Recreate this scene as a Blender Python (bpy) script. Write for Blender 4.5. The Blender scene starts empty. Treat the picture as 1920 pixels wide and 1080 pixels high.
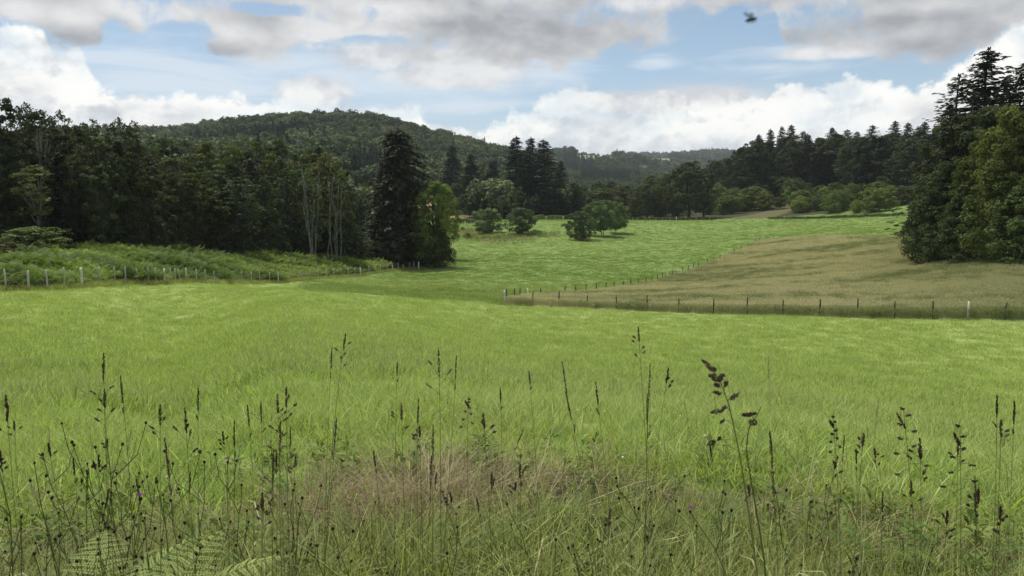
import bpy, math, random
import numpy as np
from mathutils import Vector, Matrix

S = bpy.context.scene
C = S.collection
R_ = math.radians

# ------------------------------------------------------------------ camera
PW, PH, FPX = 1920.0, 1080.0, 1493.0
PITCH = R_(6.9)
CAMZ = 1.7
cam_d = bpy.data.cameras.new("camera")
cam_d.lens = 28.0
cam_d.sensor_width = 36.0
cam_d.clip_start = 0.05
cam_d.clip_end = 30000
cam_d.dof.use_dof = True
cam_d.dof.focus_distance = 12.0
cam_d.dof.aperture_fstop = 11.0
cam = bpy.data.objects.new("camera", cam_d)
C.objects.link(cam)
cam.location = (0, 0, CAMZ)
cam.rotation_euler = (R_(90) - PITCH, 0, 0)
S.camera = cam
S.view_settings.view_transform = 'Standard'
S.view_settings.look = 'None'
S.view_settings.exposure = 0.0
S.view_settings.gamma = 1
S.view_settings.use_curve_mapping = False
S.cycles.use_denoising = True
S.cycles.max_bounces = 5
S.cycles.diffuse_bounces = 2
S.cycles.glossy_bounces = 2
S.cycles.transmission_bounces = 4
S.cycles.volume_bounces = 1
S.cycles.transparent_max_bounces = 4
S.cycles.caustics_reflective = False
S.cycles.caustics_refractive = False
S.cycles.sample_clamp_indirect = 6

SUN_EL, SUN_AZ = R_(61), R_(-34)          # azimuth measured from +Y (ahead) towards +X

def ray(px, py):
    v = np.array([(px - PW/2)/FPX, 0, 0], float)
    a = (PH/2 - py)/FPX
    v[1] = math.cos(PITCH) + a*math.sin(PITCH)
    v[2] = -math.sin(PITCH) + a*math.cos(PITCH)
    return v
def azel(px, py):
    v = ray(px, py)
    return math.atan2(v[0], v[1]), math.atan2(v[2], math.hypot(v[0], v[1]))
def Zp(R, py):                             # height seen at picture row py at horizontal distance R (mid column)
    v = ray(960, py)
    return CAMZ + R*v[2]/v[1]

# ------------------------------------------------------------------ node helper
class NT:
    def __init__(s, tree): s.t = tree; s.n = tree.nodes; s.l = tree.links
    def node(s, typ, **kw):
        n = s.n.new(typ)
        for k, v in kw.items(): setattr(n, k, v)
        return n
    def put(s, sock, v):
        if isinstance(v, bpy.types.NodeSocket): s.l.new(v, sock)
        else: sock.default_value = v
    def math(s, op, a, b=None, c=None, clamp=False):
        n = s.node('ShaderNodeMath', operation=op, use_clamp=clamp)
        s.put(n.inputs[0], a)
        if b is not None: s.put(n.inputs[1], b)
        if c is not None: s.put(n.inputs[2], c)
        return n.outputs[0]
    def vmath(s, op, a, b=None, scale=None):
        n = s.node('ShaderNodeVectorMath', operation=op)
        s.put(n.inputs[0], a)
        if b is not None: s.put(n.inputs[1], b)
        if scale is not None: s.put(n.inputs[3], scale)
        return n.outputs[0]
    def noise(s, vec, scale, detail=4, rough=0.5, dist=0.0, w=None):
        n = s.node('ShaderNodeTexNoise')
        if w is not None:
            n.noise_dimensions = '4D'; s.put(n.inputs['W'], w)
        if vec is not None: s.put(n.inputs['Vector'], vec)
        n.inputs['Scale'].default_value = scale
        n.inputs['Detail'].default_value = detail
        n.inputs['Roughness'].default_value = rough
        n.inputs['Distortion'].default_value = dist
        return n.outputs['Fac']
    def smooth(s, v, lo, hi, a=0.0, b=1.0):
        n = s.node('ShaderNodeMapRange', interpolation_type='SMOOTHSTEP')
        s.put(n.inputs[0], v); s.put(n.inputs[1], lo); s.put(n.inputs[2], hi); s.put(n.inputs[3], a); s.put(n.inputs[4], b)
        return n.outputs[0]
    def mix(s, f, a, b, mode='MIX'):
        n = s.node('ShaderNodeMix', data_type='RGBA', blend_type=mode)
        s.put(n.inputs[0], f)
        s.put(n.inputs[6], a if isinstance(a, bpy.types.NodeSocket) else (*a, 1) if len(a) == 3 else a)
        s.put(n.inputs[7], b if isinstance(b, bpy.types.NodeSocket) else (*b, 1) if len(b) == 3 else b)
        return n.outputs[2]
    def mixf(s, f, a, b):
        n = s.node('ShaderNodeMix', data_type='FLOAT')
        s.put(n.inputs[0], f); s.put(n.inputs[2], a); s.put(n.inputs[3], b)
        return n.outputs[0]
    def curve(s, v, pts, lo, hi, vlo, vhi):
        # piecewise smooth 1D curve through pts (x, y)
        n = s.node('ShaderNodeFloatCurve')
        m = n.mapping
        c = m.curves[0]
        P = [((x-lo)/(hi-lo), (y-vlo)/(vhi-vlo)) for x, y in pts]
        c.points[0].location = P[0]; c.points[1].location = P[-1]
        for p in P[1:-1]: c.points.new(*p)
        m.use_clip = False
        m.update()
        x = s.math('MULTIPLY_ADD', v, 1/(hi-lo), -lo/(hi-lo), clamp=True)
        s.put(n.inputs['Value'], x)
        return s.math('MULTIPLY_ADD', n.outputs[0], (vhi-vlo), vlo)

# ------------------------------------------------------------------ world sky
W = bpy.data.worlds.new("World"); S.world = W; W.use_nodes = True
def build_world():
    t = NT(W.node_tree); t.n.clear()
    out = t.node('ShaderNodeOutputWorld'); bg = t.node('ShaderNodeBackground')
    sky = t.node('ShaderNodeTexSky', sky_type='NISHITA')
    sky.sun_disc = False; sky.sun_elevation = SUN_EL; sky.sun_rotation = SUN_AZ
    sky.altitude = 400; sky.air_density = 1.0; sky.dust_density = 0.6; sky.ozone_density = 1.2
    tc = t.node('ShaderNodeTexCoord')
    D = tc.outputs['Generated']
    sep = t.node('ShaderNodeSeparateXYZ'); t.put(sep.inputs[0], D)
    X, Y, Z = sep.outputs
    az = t.math('ARCTAN2', X, Y)
    el = t.math('ARCSINE', Z)
    u = t.node('ShaderNodeCombineXYZ'); t.put(u.inputs[0], az); t.put(u.inputs[1], el); t.put(u.inputs[2], 0.0)
    U = u.outputs[0]
    st = t.vmath('MULTIPLY', U, (1.0, 2.2, 1.0))       # clouds lie flat: stretched sideways
    BG = 0.1
    k = 1/BG
    # slowly varying wobble used by every edge
    big = t.noise(st, 7.0, 3, 0.5, w=1.3)
    wide = t.noise(st, 9.0, 3, 0.45, w=6.6)
    med = t.noise(st, 22.0, 6, 0.58, w=4.1)
    puff = t.noise(U, 48.0, 6, 0.6, 0.4, w=7.7)
    puff2 = t.noise(t.vmath('ADD', U, (0.004, -0.009, 0.0)), 48.0, 6, 0.6, 0.4, w=7.7)
    lump = t.noise(t.vmath('MULTIPLY', U, (1.0, 1.5, 1.0)), 21.0, 4, 0.55, 0.3, w=2.2)
    lump2 = t.noise(t.vmath('ADD', t.vmath('MULTIPLY', U, (1.0, 1.5, 1.0)), (0.012, -0.025, 0.0)), 21.0, 4, 0.55, 0.3, w=2.2)
    base = t.mix(1.0, sky.outputs[0], (0.82, 0.92, 0.96, 1), 'MULTIPLY')
    base = t.mix(t.smooth(el, 0.02, 0.30, 0.50, 0.12), base, (0.62*k, 0.74*k, 0.88*k))
    col = base
    A = lambda px: azel(px, 150)[0]
    E = lambda py: azel(960, py)[1]
    def blob(px, py, rx, ry, rot=0.0):
        a0, e0 = azel(px, py)
        dx = t.math('SUBTRACT', az, a0); dy = t.math('SUBTRACT', el, e0)
        c, s_ = math.cos(rot), math.sin(rot)
        xr = t.math('ADD', t.math('MULTIPLY', dx, c*FPX/rx), t.math('MULTIPLY', dy, s_*FPX/rx))
        yr = t.math('ADD', t.math('MULTIPLY', dx, -s_*FPX/ry), t.math('MULTIPLY', dy, c*FPX/ry))
        d = t.math('SQRT', t.math('ADD', t.math('MULTIPLY', xr, xr), t.math('MULTIPLY', yr, yr)))
        return t.smooth(d, 0.0, 1.0, 1.0, 0.0)
    def total(bs):
        r = blob(*bs[0])
        for b in bs[1:]: r = t.math('MAXIMUM', r, blob(*b))
        return r
    # 1 thin high veils
    veil = t.noise(t.vmath('MULTIPLY', U, (0.55, 3.6, 1.0)), 11.0, 5, 0.55, 0.8, w=3.0)
    vm = total([(330, 150, 420, 110, -0.12), (560, 130, 330, 80, -0.1), (800, 170, 300, 100), (1010, 130, 200, 60),
                (1520, 100, 260, 30), (1230, 118, 90, 22), (1450, 130, 220, 28), (1310, 205, 500, 60), (100, 170, 240, 80)])
    va = t.math('MULTIPLY', t.smooth(t.math('ADD', veil, t.math('MULTIPLY', vm, 0.42)), 0.60, 0.95), 0.62)
    col = t.mix(va, col, (0.80*k, 0.86*k, 0.93*k))
    cream = total([(860, 130, 260, 70), (720, 105, 170, 50), (960, 100, 120, 30), (590, 170, 120, 45), (1560, 98, 150, 24), (1250, 190, 330, 40)])
    ca = t.smooth(t.math('ADD', t.math('MULTIPLY', t.math('SUBTRACT', med, 0.5), 1.1), cream), 0.22, 0.75, 0.0, 0.88)
    cc = t.mix(t.smooth(lump, 0.35, 0.65), (0.60*k, 0.62*k, 0.66*k), (0.86*k, 0.86*k, 0.85*k))
    col = t.mix(ca, col, cc)
    # 2 bright cumulus bank standing on the horizon
    top = [(-400, 150), (-150, 130), (-20, 112), (20, 96), (55, 92), (90, 100), (106, 124), (120, 126), (136, 118), (156, 130), (176, 170), (200, 190), (240, 194), (300, 206),
           (350, 190), (430, 186), (490, 205), (545, 180), (575, 178), (640, 190), (700, 200), (760, 205), (810, 222), (870, 243), (925, 238),
           (960, 212), (1010, 195), (1050, 172), (1090, 162), (1130, 180), (1200, 178), (1300, 180), (1400, 190), (1480, 172),
           (1560, 166), (1640, 172), (1700, 190), (1745, 176), (1800, 150), (1850, 112), (1920, 82), (2100, 60), (2400, 120)]
    pts = [(A(p), E(q)) for p, q in top]
    tl = t.curve(az, pts, A(-400), A(2400), E(300), E(0))
    gap = t.math('SUBTRACT', tl, el)
    g = t.math('ADD', gap, t.math('MULTIPLY', t.math('SUBTRACT', puff, 0.5), 0.042))
    g = t.math('ADD', g, t.math('MULTIPLY', t.math('SUBTRACT', lump, 0.5), 0.055))
    cum = t.math('MULTIPLY', t.smooth(g, -0.004, 0.008), t.mixf(t.smooth(t.math('ADD', big, t.math('MULTIPLY', puff, 0.35)), 0.60, 0.80), 1.0, 0.55))
    rel = t.math('ADD', t.math('MULTIPLY', t.math('SUBTRACT', puff, puff2), 1.9), t.math('MULTIPLY', t.math('SUBTRACT', lump, lump2), 2.6))
    deep = t.smooth(t.math('ADD', t.math('MULTIPLY', g, 6.0), t.math('MULTIPLY', t.math('SUBTRACT', big, 0.5), 2.4)), -0.1, 0.75)
    whitez = total([(60, 130, 90, 70), (140, 150, 50, 90), (560, 200, 90, 50), (1075, 205, 120, 70), (1500, 215, 260, 75), (1660, 190, 100, 60),
                    (1900, 130, 130, 120), (760, 225, 120, 40), (400, 205, 120, 40), (960, 240, 120, 40), (1250, 240, 120, 40)])
    br = t.math('ADD', t.math('SUBTRACT', 0.86, t.math('MULTIPLY', deep, 0.50)), rel)
    br = t.math('ADD', br, t.math('MULTIPLY', whitez, 0.50))
    br = t.math('ADD', br, t.math('MULTIPLY', t.math('SUBTRACT', med, 0.5), 0.7), clamp=True)
    cu = t.mix(br, (0.58*k, 0.61*k, 0.66*k), (1.05*k, 1.05*k, 1.01*k))
    col = t.mix(cum, col, cu)
    gv = t.math('MULTIPLY', total([(1290, 178, 260, 34), (1130, 235, 110, 26), (300, 215, 160, 30), (1760, 210, 90, 50), (20, 165, 80, 40), (760, 250, 160, 30)]), t.smooth(med, 0.36, 0.62, 0.2, 1.0))
    col = t.mix(t.math('MULTIPLY', gv, 0.85), col, (0.64*k, 0.65*k, 0.69*k))
    # soft grey strip right above the far hills
    col = t.mix(t.math('MULTIPLY', t.smooth(el, E(300), E(235), 1.0, 0.0), t.smooth(med, 0.40, 0.60, 0.15, 0.65)), col, (0.62*k, 0.65*k, 0.71*k))
    # 3 dark flat-bottomed layer overhead
    low = [(-400, 60), (0, 62), (60, 76), (130, 92), (190, 82), (230, 48), (265, 66), (300, 52), (350, 52), (400, 90), (470, 106), (530, 92), (590, 66), (660, 60),
           (720, 74), (800, 92), (880, 84), (960, 96), (1040, 98), (1110, 78), (1180, 66), (1260, 56), (1305, 30), (1345, 4), (1400, -4),
           (1440, 6), (1470, 62), (1540, 84), (1620, 98), (1720, 106), (1810, 104), (1870, 80), (1920, 62), (2400, 60)]
    pts = [(A(p), E(q)) for p, q in low]
    ll = t.curve(az, pts, A(-400), A(2400), E(140), E(-20))
    h = t.math('ADD', t.math('SUBTRACT', el, ll), 0.020)
    h = t.math('ADD', h, t.math('MULTIPLY', t.math('SUBTRACT', med, 0.5), 0.050))
    h = t.math('ADD', h, t.math('MULTIPLY', t.math('SUBTRACT', puff, 0.5), 0.022))
    up = t.smooth(h, -0.004, 0.013)
    hi = t.smooth(t.noise(t.vmath('MULTIPLY', D, (1.0, 1.0, 1.6)), 1.6, 5, 0.6, w=9.2), 0.36, 0.56)
    over = t.smooth(el, R_(15), R_(26))
    up = t.math('MULTIPLY', up, t.mixf(over, 1.0, hi))
    up = t.math('MULTIPLY', up, 0.97)
    bright = total([(240, 20, 130, 30), (150, 30, 90, 40), (600, 55, 120, 60), (440, 62, 90, 34), (740, 14, 170, 30), (1750, 12, 130, 20), (1200, 8, 120, 22), (20, 20, 90, 40), (680, 75, 120, 34)])
    dark = total([(1000, 50, 330, 60), (900, 45, 200, 50), (170, 72, 130, 35), (400, 95, 120, 32), (1600, 45, 260, 55), (1750, 80, 220, 45), (1130, 30, 200, 50)])
    ub = t.math('ADD', 0.50, t.math('MULTIPLY', t.math('SUBTRACT', wide, 0.5), 1.7))
    ub = t.math('ADD', ub, t.math('MULTIPLY', t.math('SUBTRACT', med, 0.5), 0.30))
    ub = t.math('ADD', ub, t.math('MULTIPLY', t.math('SUBTRACT', lump, lump2), 0.9))
    ub = t.math('ADD', ub, t.math('MULTIPLY', bright, 0.60))
    ub = t.math('ADD', ub, t.math('MULTIPLY', over, 0.35))
    ub = t.math('SUBTRACT', ub, t.math('MULTIPLY', dark, 0.34), clamp=True)
    uc = t.mix(ub, (0.38*k, 0.395*k, 0.42*k), (0.82*k, 0.815*k, 0.81*k))
    # holes and torn places in the layer
    hole = total([(40, 62, 90, 26), (355, 62, 70, 26), (500, 18, 90, 22), (690, 84, 110, 26), (1290, 40, 60, 40)])
    tear = t.smooth(t.math('ADD', t.math('ADD', wide, t.math('MULTIPLY', puff, 0.4)), t.math('MULTIPLY', hole, 0.45)), 0.71, 0.93, 1.0, 0.08)
    up = t.math('MULTIPLY', up, tear)
    col = t.mix(up, col, uc)
    t.put(bg.inputs[0], col); bg.inputs[1].default_value = BG
    t.l.new(bg.outputs[0], out.inputs[0])
build_world()
W.cycles.sampling_method = 'MANUAL'
W.cycles.sample_map_resolution = 512

sun_d = bpy.data.lights.new("sun", 'SUN'); sun_d.energy = 4.8; sun_d.angle = R_(1.5); sun_d.color = (1.0, 0.95, 0.86)
sun = bpy.data.objects.new("sun", sun_d); C.objects.link(sun)
sd = Vector((math.sin(SUN_AZ)*math.cos(SUN_EL), math.cos(SUN_AZ)*math.cos(SUN_EL), math.sin(SUN_EL)))
sun.rotation_euler = sd.to_track_quat('Z', 'Y').to_euler()

# ------------------------------------------------------------------ numeric helpers
def rng(seed): return np.random.default_rng(seed)
def hash2(ix, iy, seed):
    h = (ix*374761393 + iy*668265263 + seed*974711) & 0xffffffff
    h = ((h ^ (h >> 13))*1274126177) & 0xffffffff
    return ((h ^ (h >> 16)) & 0xffffff)/float(0xffffff)
def vnoise(x, y, seed=0):
    x = np.asarray(x, float); y = np.asarray(y, float)
    ix = np.floor(x).astype(np.int64); iy = np.floor(y).astype(np.int64)
    fx = x-ix; fy = y-iy
    fx = fx*fx*(3-2*fx); fy = fy*fy*(3-2*fy)
    a = hash2(ix, iy, seed); b = hash2(ix+1, iy, seed); c = hash2(ix, iy+1, seed); d = hash2(ix+1, iy+1, seed)
    return (a*(1-fx)+b*fx)*(1-fy)+(c*(1-fx)+d*fx)*fy
def fbm(x, y, seed=0, oct=4):
    r = 0; a = 0.5; s = 0
    for i in range(oct):
        r = r+a*vnoise(x*2**i, y*2**i, seed+i*17); s += a; a *= 0.5
    return r/s
def pchip(x, y, xq):
    x = np.asarray(x, float); y = np.asarray(y, float); xq = np.clip(np.asarray(xq, float), x[0], x[-1])
    h = np.diff(x); d = np.diff(y)/h
    m = np.zeros_like(y)
    if len(x) > 2:
        w1 = 2*h[1:]+h[:-1]; w2 = h[1:]+2*h[:-1]
        with np.errstate(all='ignore'):
            mm = (w1+w2)/(w1/d[:-1]+w2/d[1:])
        m[1:-1] = np.where(d[:-1]*d[1:] > 0, mm, 0)
    m[0] = d[0]; m[-1] = d[-1]
    k = np.clip(np.searchsorted(x, xq, side='right')-1, 0, len(x)-2)
    t = (xq-x[k])/h[k]
    return ((2*t**3-3*t**2+1)*y[k]+(t**3-2*t**2+t)*h[k]*m[k]+(-2*t**3+3*t**2)*y[k+1]+(t**3-t**2)*h[k]*m[k+1])

# ------------------------------------------------------------------ terrain: heights along sight columns
def P(R, py): return (R, py, 'row')      # resolved along its own sight column below
near = [(0.2, 0.0), (2.5, 0.0), (4.6, -0.04)]
COLS = {
 -500: near+[(60, -5.0), (120, -5.2), (250, -2), (450, 8), (800, 40), (1050, 60), (1400, 50), (9000, 60)],
 0:   near+[P(60, 546), P(118, 474), (180, -5), (260, -2), (400, 10), P(720, 328), P(1050, 285), (1300, 68), (2000, 60), (9000, 60)],
 150: near+[P(65, 538), P(118, 473), (180, -6), (260, -3), (400, 10), P(720, 315), P(1050, 272), (1300, 75), (2000, 60), (9000, 60)],
 309: near+[P(80, 533), P(128, 475), (190, -8), (260, -5), (400, 8), P(720, 309), P(1050, 266), (1300, 80), (2000, 60), (9000, 60)],
 520: near+[P(65, 545), P(112, 530.5), P(145, 482), (200, -10), (280, -6), (400, 8), P(720, 286), P(1050, 239), (1300, 88), (2000, 60), (9000, 60)],
 600: near+[P(65, 549), P(122, 522.5), P(155, 484), (210, -12), (290, -9), (420, 8), P(720, 284), P(1050, 238), (1300, 84), (2000, 60), (9000, 60)],
 676: near+[P(65, 552), P(138, 517), P(165, 488), P(200, 466), P(300, 412), (430, 2), P(720, 290), P(1050, 238), (1300, 84), (2000, 60), (9000, 60)],
 785: near+[P(70, 557), P(110, 545), P(160, 504), P(200, 470), P(300, 414), P(350, 402), (450, 0), P(720, 312), P(1050, 260), (1300, 70), (2000, 60), (9000, 60)],
 860: near+[P(75, 561), P(105, 547), P(140, 517), P(185, 484), P(230, 453), P(300, 424), P(350, 404), (460, 0), P(720, 330), P(1050, 278), (1300, 60), (2000, 70), (9000, 60)],
 960: near+[P(80, 570), P(100, 558), P(130, 530), P(180, 485), P(240, 445), P(310, 413), (380, -12), (500, -4), P(760, 350), P(1050, 304), (1400, 40), P(2200, 300), (3000, 90), (9000, 80)],
 1080: near+[P(76, 578), P(100, 558), P(135, 525), P(185, 482), P(250, 443), P(312, 413), (380, -13), (500, -16), (760, -8), P(1100, 345), P(1500, 322), P(2200, 293), (3000, 90), (9000, 80)],
 1160: near+[P(73, 583), P(100, 557), P(140, 521), P(190, 480), P(255, 443), P(316, 413), (390, -13), (520, -16), (760, -10), P(1100, 348), P(1500, 325), P(2200, 300), (2700, 80), P(4200, 294), (5000, 180), (9000, 100)],
 1230: near+[P(71, 586), P(100, 555), P(140, 520), P(190, 478), P(255, 442), P(318, 413), (400, -11), (520, -12), (760, -10), P(1100, 352), P(1500, 335), P(2200, 312), P(2900, 298), (3300, 110), P(4200, 293), (5000, 180), (9000, 100)],
 1340: near+[P(68, 589), P(100, 552), P(150, 508), P(200, 466), P(260, 438), P(318, 413), P(380, 402), (480, -5), (620, 0), (900, 5), P(1500, 345), P(2400, 318), P(4200, 291), (5000, 180), (9000, 100)],
 1430: near+[P(66, 591), P(100, 548), P(150, 500), P(210, 455), P(265, 430), P(316, 412), P(370, 397), P(450, 374), P(550, 346), P(680, 330), (900, 5), (1500, 30), (2400, 80), (4200, 150), (9000, 100)],
 1550: near+[P(65, 593), P(100, 543), P(145, 495), P(200, 450), P(260, 423), P(300, 411), P(350, 392), P(430, 352), P(500, 335), P(640, 318), (900, 12), (2400, 60), (9000, 100)],
 1700: near+[P(65, 595), P(100, 535), P(140, 487), P(180, 450), P(225, 424), P(270, 406), P(330, 378), P(400, 336), P(460, 315), P(600, 296), (900, 22), (2400, 60), (9000, 100)],
 1920: near+[P(64, 600), P(90, 540), P(115, 484), (150, -4), (200, -1), (280, 4), (400, 13), (600, 24), (900, 30), (2400, 60), (9000, 100)],
 2500: near+[(60, -8.5), (90, -9), (130, -6), (250, 2), (450, 20), (900, 42), (9000, 80)],
}
def _table():
    pxs = sorted(COLS)
    A = np.array([math.atan2(ray(p, 450)[0], ray(p, 450)[1]) for p in pxs])
    for p in pxs:
        def res(e):
            if len(e) == 2: return e
            v = ray(p, e[1]); return (e[0], CAMZ+e[0]*v[2]/math.hypot(v[0], v[1]))
        COLS[p] = [res(e) for e in COLS[p]]
    lr = np.linspace(math.log(0.2), math.log(9000), 700)
    T = np.array([pchip([math.log(r) for r, z in COLS[p]], [z for r, z in COLS[p]], lr) for p in pxs])
    aq = np.linspace(A[0], A[-1], 420)
    T2 = np.array([pchip(A, T[:, j], aq) for j in range(len(lr))]).T
    # gentle smoothing across the columns
    for _ in range(6):
        T2[1:-1] = 0.25*T2[:-2]+0.5*T2[1:-1]+0.25*T2[2:]
    return aq, lr, T2
AQ, LR, TT = _table()
def ground(x, y, detail=True):
    x = np.asarray(x, float); y = np.asarray(y, float)
    r = np.maximum(np.hypot(x, y), 0.21); a = np.arctan2(x, y)
    ac = np.clip(a, AQ[0], AQ[-1])
    i = (ac-AQ[0])/(AQ[-1]-AQ[0])*(len(AQ)-1); j = np.clip((np.log(r)-LR[0])/(LR[-1]-LR[0]), 0, 1)*(len(LR)-1)
    i0 = np.clip(i.astype(int), 0, len(AQ)-2); j0 = np.clip(j.astype(int), 0, len(LR)-2)
    fi = i-i0; fj = j-j0
    z = (TT[i0, j0]*(1-fi)+TT[i0+1, j0]*fi)*(1-fj)+(TT[i0, j0+1]*(1-fi)+TT[i0+1, j0+1]*fi)*fj
    # behind the viewer the land flattens out
    back = np.clip((np.abs(a)-1.0)/1.2, 0, 1)
    z = z*(1-back)+back*(-0.02*np.minimum(r, 300)+0.02*np.maximum(r-300, 0)*0.5)*np.clip(r/10, 0, 1)
    if detail:
        z = z+(fbm(x/1.7, y/1.7, 5, 3)-0.5)*0.06*np.clip(r/6, 0.3, 1)
        z = z+(fbm(x/14, y/14, 9, 2)-0.5)*0.08*np.clip((r-15)/60, 0, 1)
        z = z+(fbm(x/70, y/70, 19, 4)-0.5)*6*np.clip((r-450)/500, 0, 1)
    return z
def gz(x, y): return float(ground(np.array([x]), np.array([y]))[0])
_rr = np.exp(np.linspace(math.log(1.0), math.log(6000), 6000))
def hit(px, py, rmin=1.0):
    v = ray(px, py); h = math.hypot(v[0], v[1])
    x = _rr*v[0]/h; y = _rr*v[1]/h; z = CAMZ+_rr*v[2]/h
    d = z-ground(x, y)
    ok = np.where((d < 0) & (_rr > rmin))[0]
    k = ok[0] if len(ok) else len(_rr)-1
    return float(x[k]), float(y[k]), float(z[k]), float(_rr[k])
def polar(px, R, py=450):
    v = ray(px, py); h = math.hypot(v[0], v[1])
    return R*v[0]/h, R*v[1]/h
def topz(px, R, py):
    v = ray(px, py); h = math.hypot(v[0], v[1])
    return CAMZ+R*v[2]/h
def poly_xy(pts): return np.array([hit(*p)[:2] for p in pts])
def inpoly(x, y, poly):
    x = np.asarray(x); y = np.asarray(y); c = np.zeros(x.shape, bool)
    j = len(poly)-1
    for i in range(len(poly)):
        xi, yi = poly[i]; xj, yj = poly[j]
        m = ((yi > y) != (yj > y)) & (x < (xj-xi)*(y-yi)/((yj-yi) if yj != yi else 1e-9)+xi)
        c ^= m; j = i
    return c
# ------------------------------------------------------------------ mesh helpers
def mesh_from(name, V, F, mats, tint=None, smooth=False, fmat=None):
    """V (n,3); F list of arrays (m,3) or (m,4)"""
    me = bpy.data.meshes.new(name)
    V = np.asarray(V, np.float32)
    F = [np.asarray(f, np.int32) for f in F if len(f)]
    nl = sum(f.size for f in F); nf = sum(len(f) for f in F)
    me.vertices.add(len(V)); me.vertices.foreach_set('co', V.ravel())
    me.loops.add(nl); me.loops.foreach_set('vertex_index', np.concatenate([f.ravel() for f in F]))
    me.polygons.add(nf)
    tot = np.concatenate([np.full(len(f), f.shape[1], np.int32) for f in F])
    st = np.concatenate([[0], np.cumsum(tot)[:-1]]).astype(np.int32)
    me.polygons.foreach_set('loop_start', st); me.polygons.foreach_set('loop_total', tot)
    if smooth: me.polygons.foreach_set('use_smooth', np.ones(nf, bool))
    for m in (mats if isinstance(mats, (list, tuple)) else [mats]): me.materials.append(m)
    if fmat is not None: me.polygons.foreach_set('material_index', np.asarray(fmat, np.int32))
    me.update(calc_edges=True)
    if tint is not None:
        a = me.attributes.new('tint', 'FLOAT', 'POINT'); a.data.foreach_set('value', np.asarray(tint, np.float32))
    me.validate()
    return me
class Geo:
    """collects vertices, faces and per-vertex tint"""
    def __init__(s): s.V = []; s.Q = []; s.T = []; s.t = []; s.n = 0
    def add(s, V, Q=None, T=None, tint=0.5):
        V = np.asarray(V, float).reshape(-1, 3)
        if Q is not None and len(Q): s.Q.append(np.asarray(Q)+s.n)
        if T is not None and len(T): s.T.append(np.asarray(T)+s.n)
        s.t.append(np.full(len(V), tint) if np.isscalar(tint) else np.asarray(tint)); s.V.append(V); s.n += len(V)
    def tube(s, pts, rad, seg=6, tint=0.5, cap=True):
        pts = np.asarray(pts, float); n = len(pts)
        rad = np.full(n, rad) if np.isscalar(rad) else np.asarray(rad, float)
        t = np.gradient(pts, axis=0); t /= np.linalg.norm(t, axis=1)[:, None]+1e-9
        ref = np.array([1.0, 0.03, 0.02]) if abs(t[0][0]) < 0.8 else np.array([0, 1.0, 0])
        a = np.cross(t, ref); a /= np.linalg.norm(a, axis=1)[:, None]+1e-9; b = np.cross(t, a)
        th = np.arange(seg)/seg*2*np.pi
        V = pts[:, None]+rad[:, None, None]*(np.cos(th)[None, :, None]*a[:, None]+np.sin(th)[None, :, None]*b[:, None])
        i = np.arange(n-1)[:, None]; j = np.arange(seg)[None]
        Q = np.stack([i*seg+j, i*seg+(j+1) % seg, (i+1)*seg+(j+1) % seg, (i+1)*seg+j], -1).reshape(-1, 4)
        s.add(V, Q, None, tint)
        if cap:
            k = s.n-n*seg
            V2 = np.vstack([pts[-1:]]); m = s.n
            s.V.append(V2); s.t.append(np.full(1, tint)); s.n += 1
            T = np.array([[k+(n-1)*seg+q, k+(n-1)*seg+(q+1) % seg, m] for q in range(seg)])
            s.T.append(T)
    def cards(s, p, nrm, size, tint, aspect=1.0, r=None, along=None, shape='diamond'):
        """leaf shaped quads at p facing nrm"""
        n = len(p); r = r or rng(1)
        nrm = nrm/(np.linalg.norm(nrm, axis=1)[:, None]+1e-9)
        q = r.normal(size=(n, 3)) if along is None else along
        a = np.cross(nrm, q); a /= np.linalg.norm(a, axis=1)[:, None]+1e-9
        b = np.cross(a, nrm)
        sz = (np.full(n, size) if np.isscalar(size) else size)[:, None]
        fold = nrm*sz*0.22
        V = np.stack([p-b*sz, p+a*sz*0.62*aspect+fold, p+b*sz, p-a*sz*0.62*aspect+fold], 1)
        Q = (np.arange(n)[:, None]*4+np.arange(4)[None])
        s.add(V.reshape(-1, 3), Q, None, np.repeat(tint, 4) if not np.isscalar(tint) else tint)
    def build(s, name, mats, smooth=False):
        F = []
        if s.Q: F.append(np.concatenate(s.Q))
        if s.T: F.append(np.concatenate(s.T))
        return mesh_from(name, np.concatenate(s.V), F, mats, np.concatenate(s.t), smooth)
    def lathe(s, prof, seg=10, c=(0, 0, 0), axis=None, tint=0.5):
        prof = np.asarray(prof, float); n = len(prof)
        th = np.arange(seg)/seg*2*np.pi
        V = np.stack([prof[:, 0][:, None]*np.cos(th), prof[:, 0][:, None]*np.sin(th), np.repeat(prof[:, 1][:, None], seg, 1)], -1).reshape(-1, 3)
        if axis is not None:
            M = np.array(Vector(axis).to_track_quat('Z', 'Y').to_matrix()); V = V@M.T
        i = np.arange(n-1)[:, None]; j = np.arange(seg)[None]
        Q = np.stack([i*seg+j, i*seg+(j+1) % seg, (i+1)*seg+(j+1) % seg, (i+1)*seg+j], -1).reshape(-1, 4)
        s.add(V+np.asarray(c), Q, None, tint)
    def box(s, c, d, rot=0.0, tint=0.5):
        x, y, z = np.array(d)/2
        V = np.array([[-x, -y, -z], [x, -y, -z], [x, y, -z], [-x, y, -z], [-x, -y, z], [x, -y, z], [x, y, z], [-x, y, z]])
        cr, sr = math.cos(rot), math.sin(rot)
        V = V@np.array([[cr, sr, 0], [-sr, cr, 0], [0, 0, 1]])+np.array(c)
        s.add(V, [[0, 3, 2, 1], [4, 5, 6, 7], [0, 1, 5, 4], [1, 2, 6, 5], [2, 3, 7, 6], [3, 0, 4, 7]], None, tint)

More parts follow.
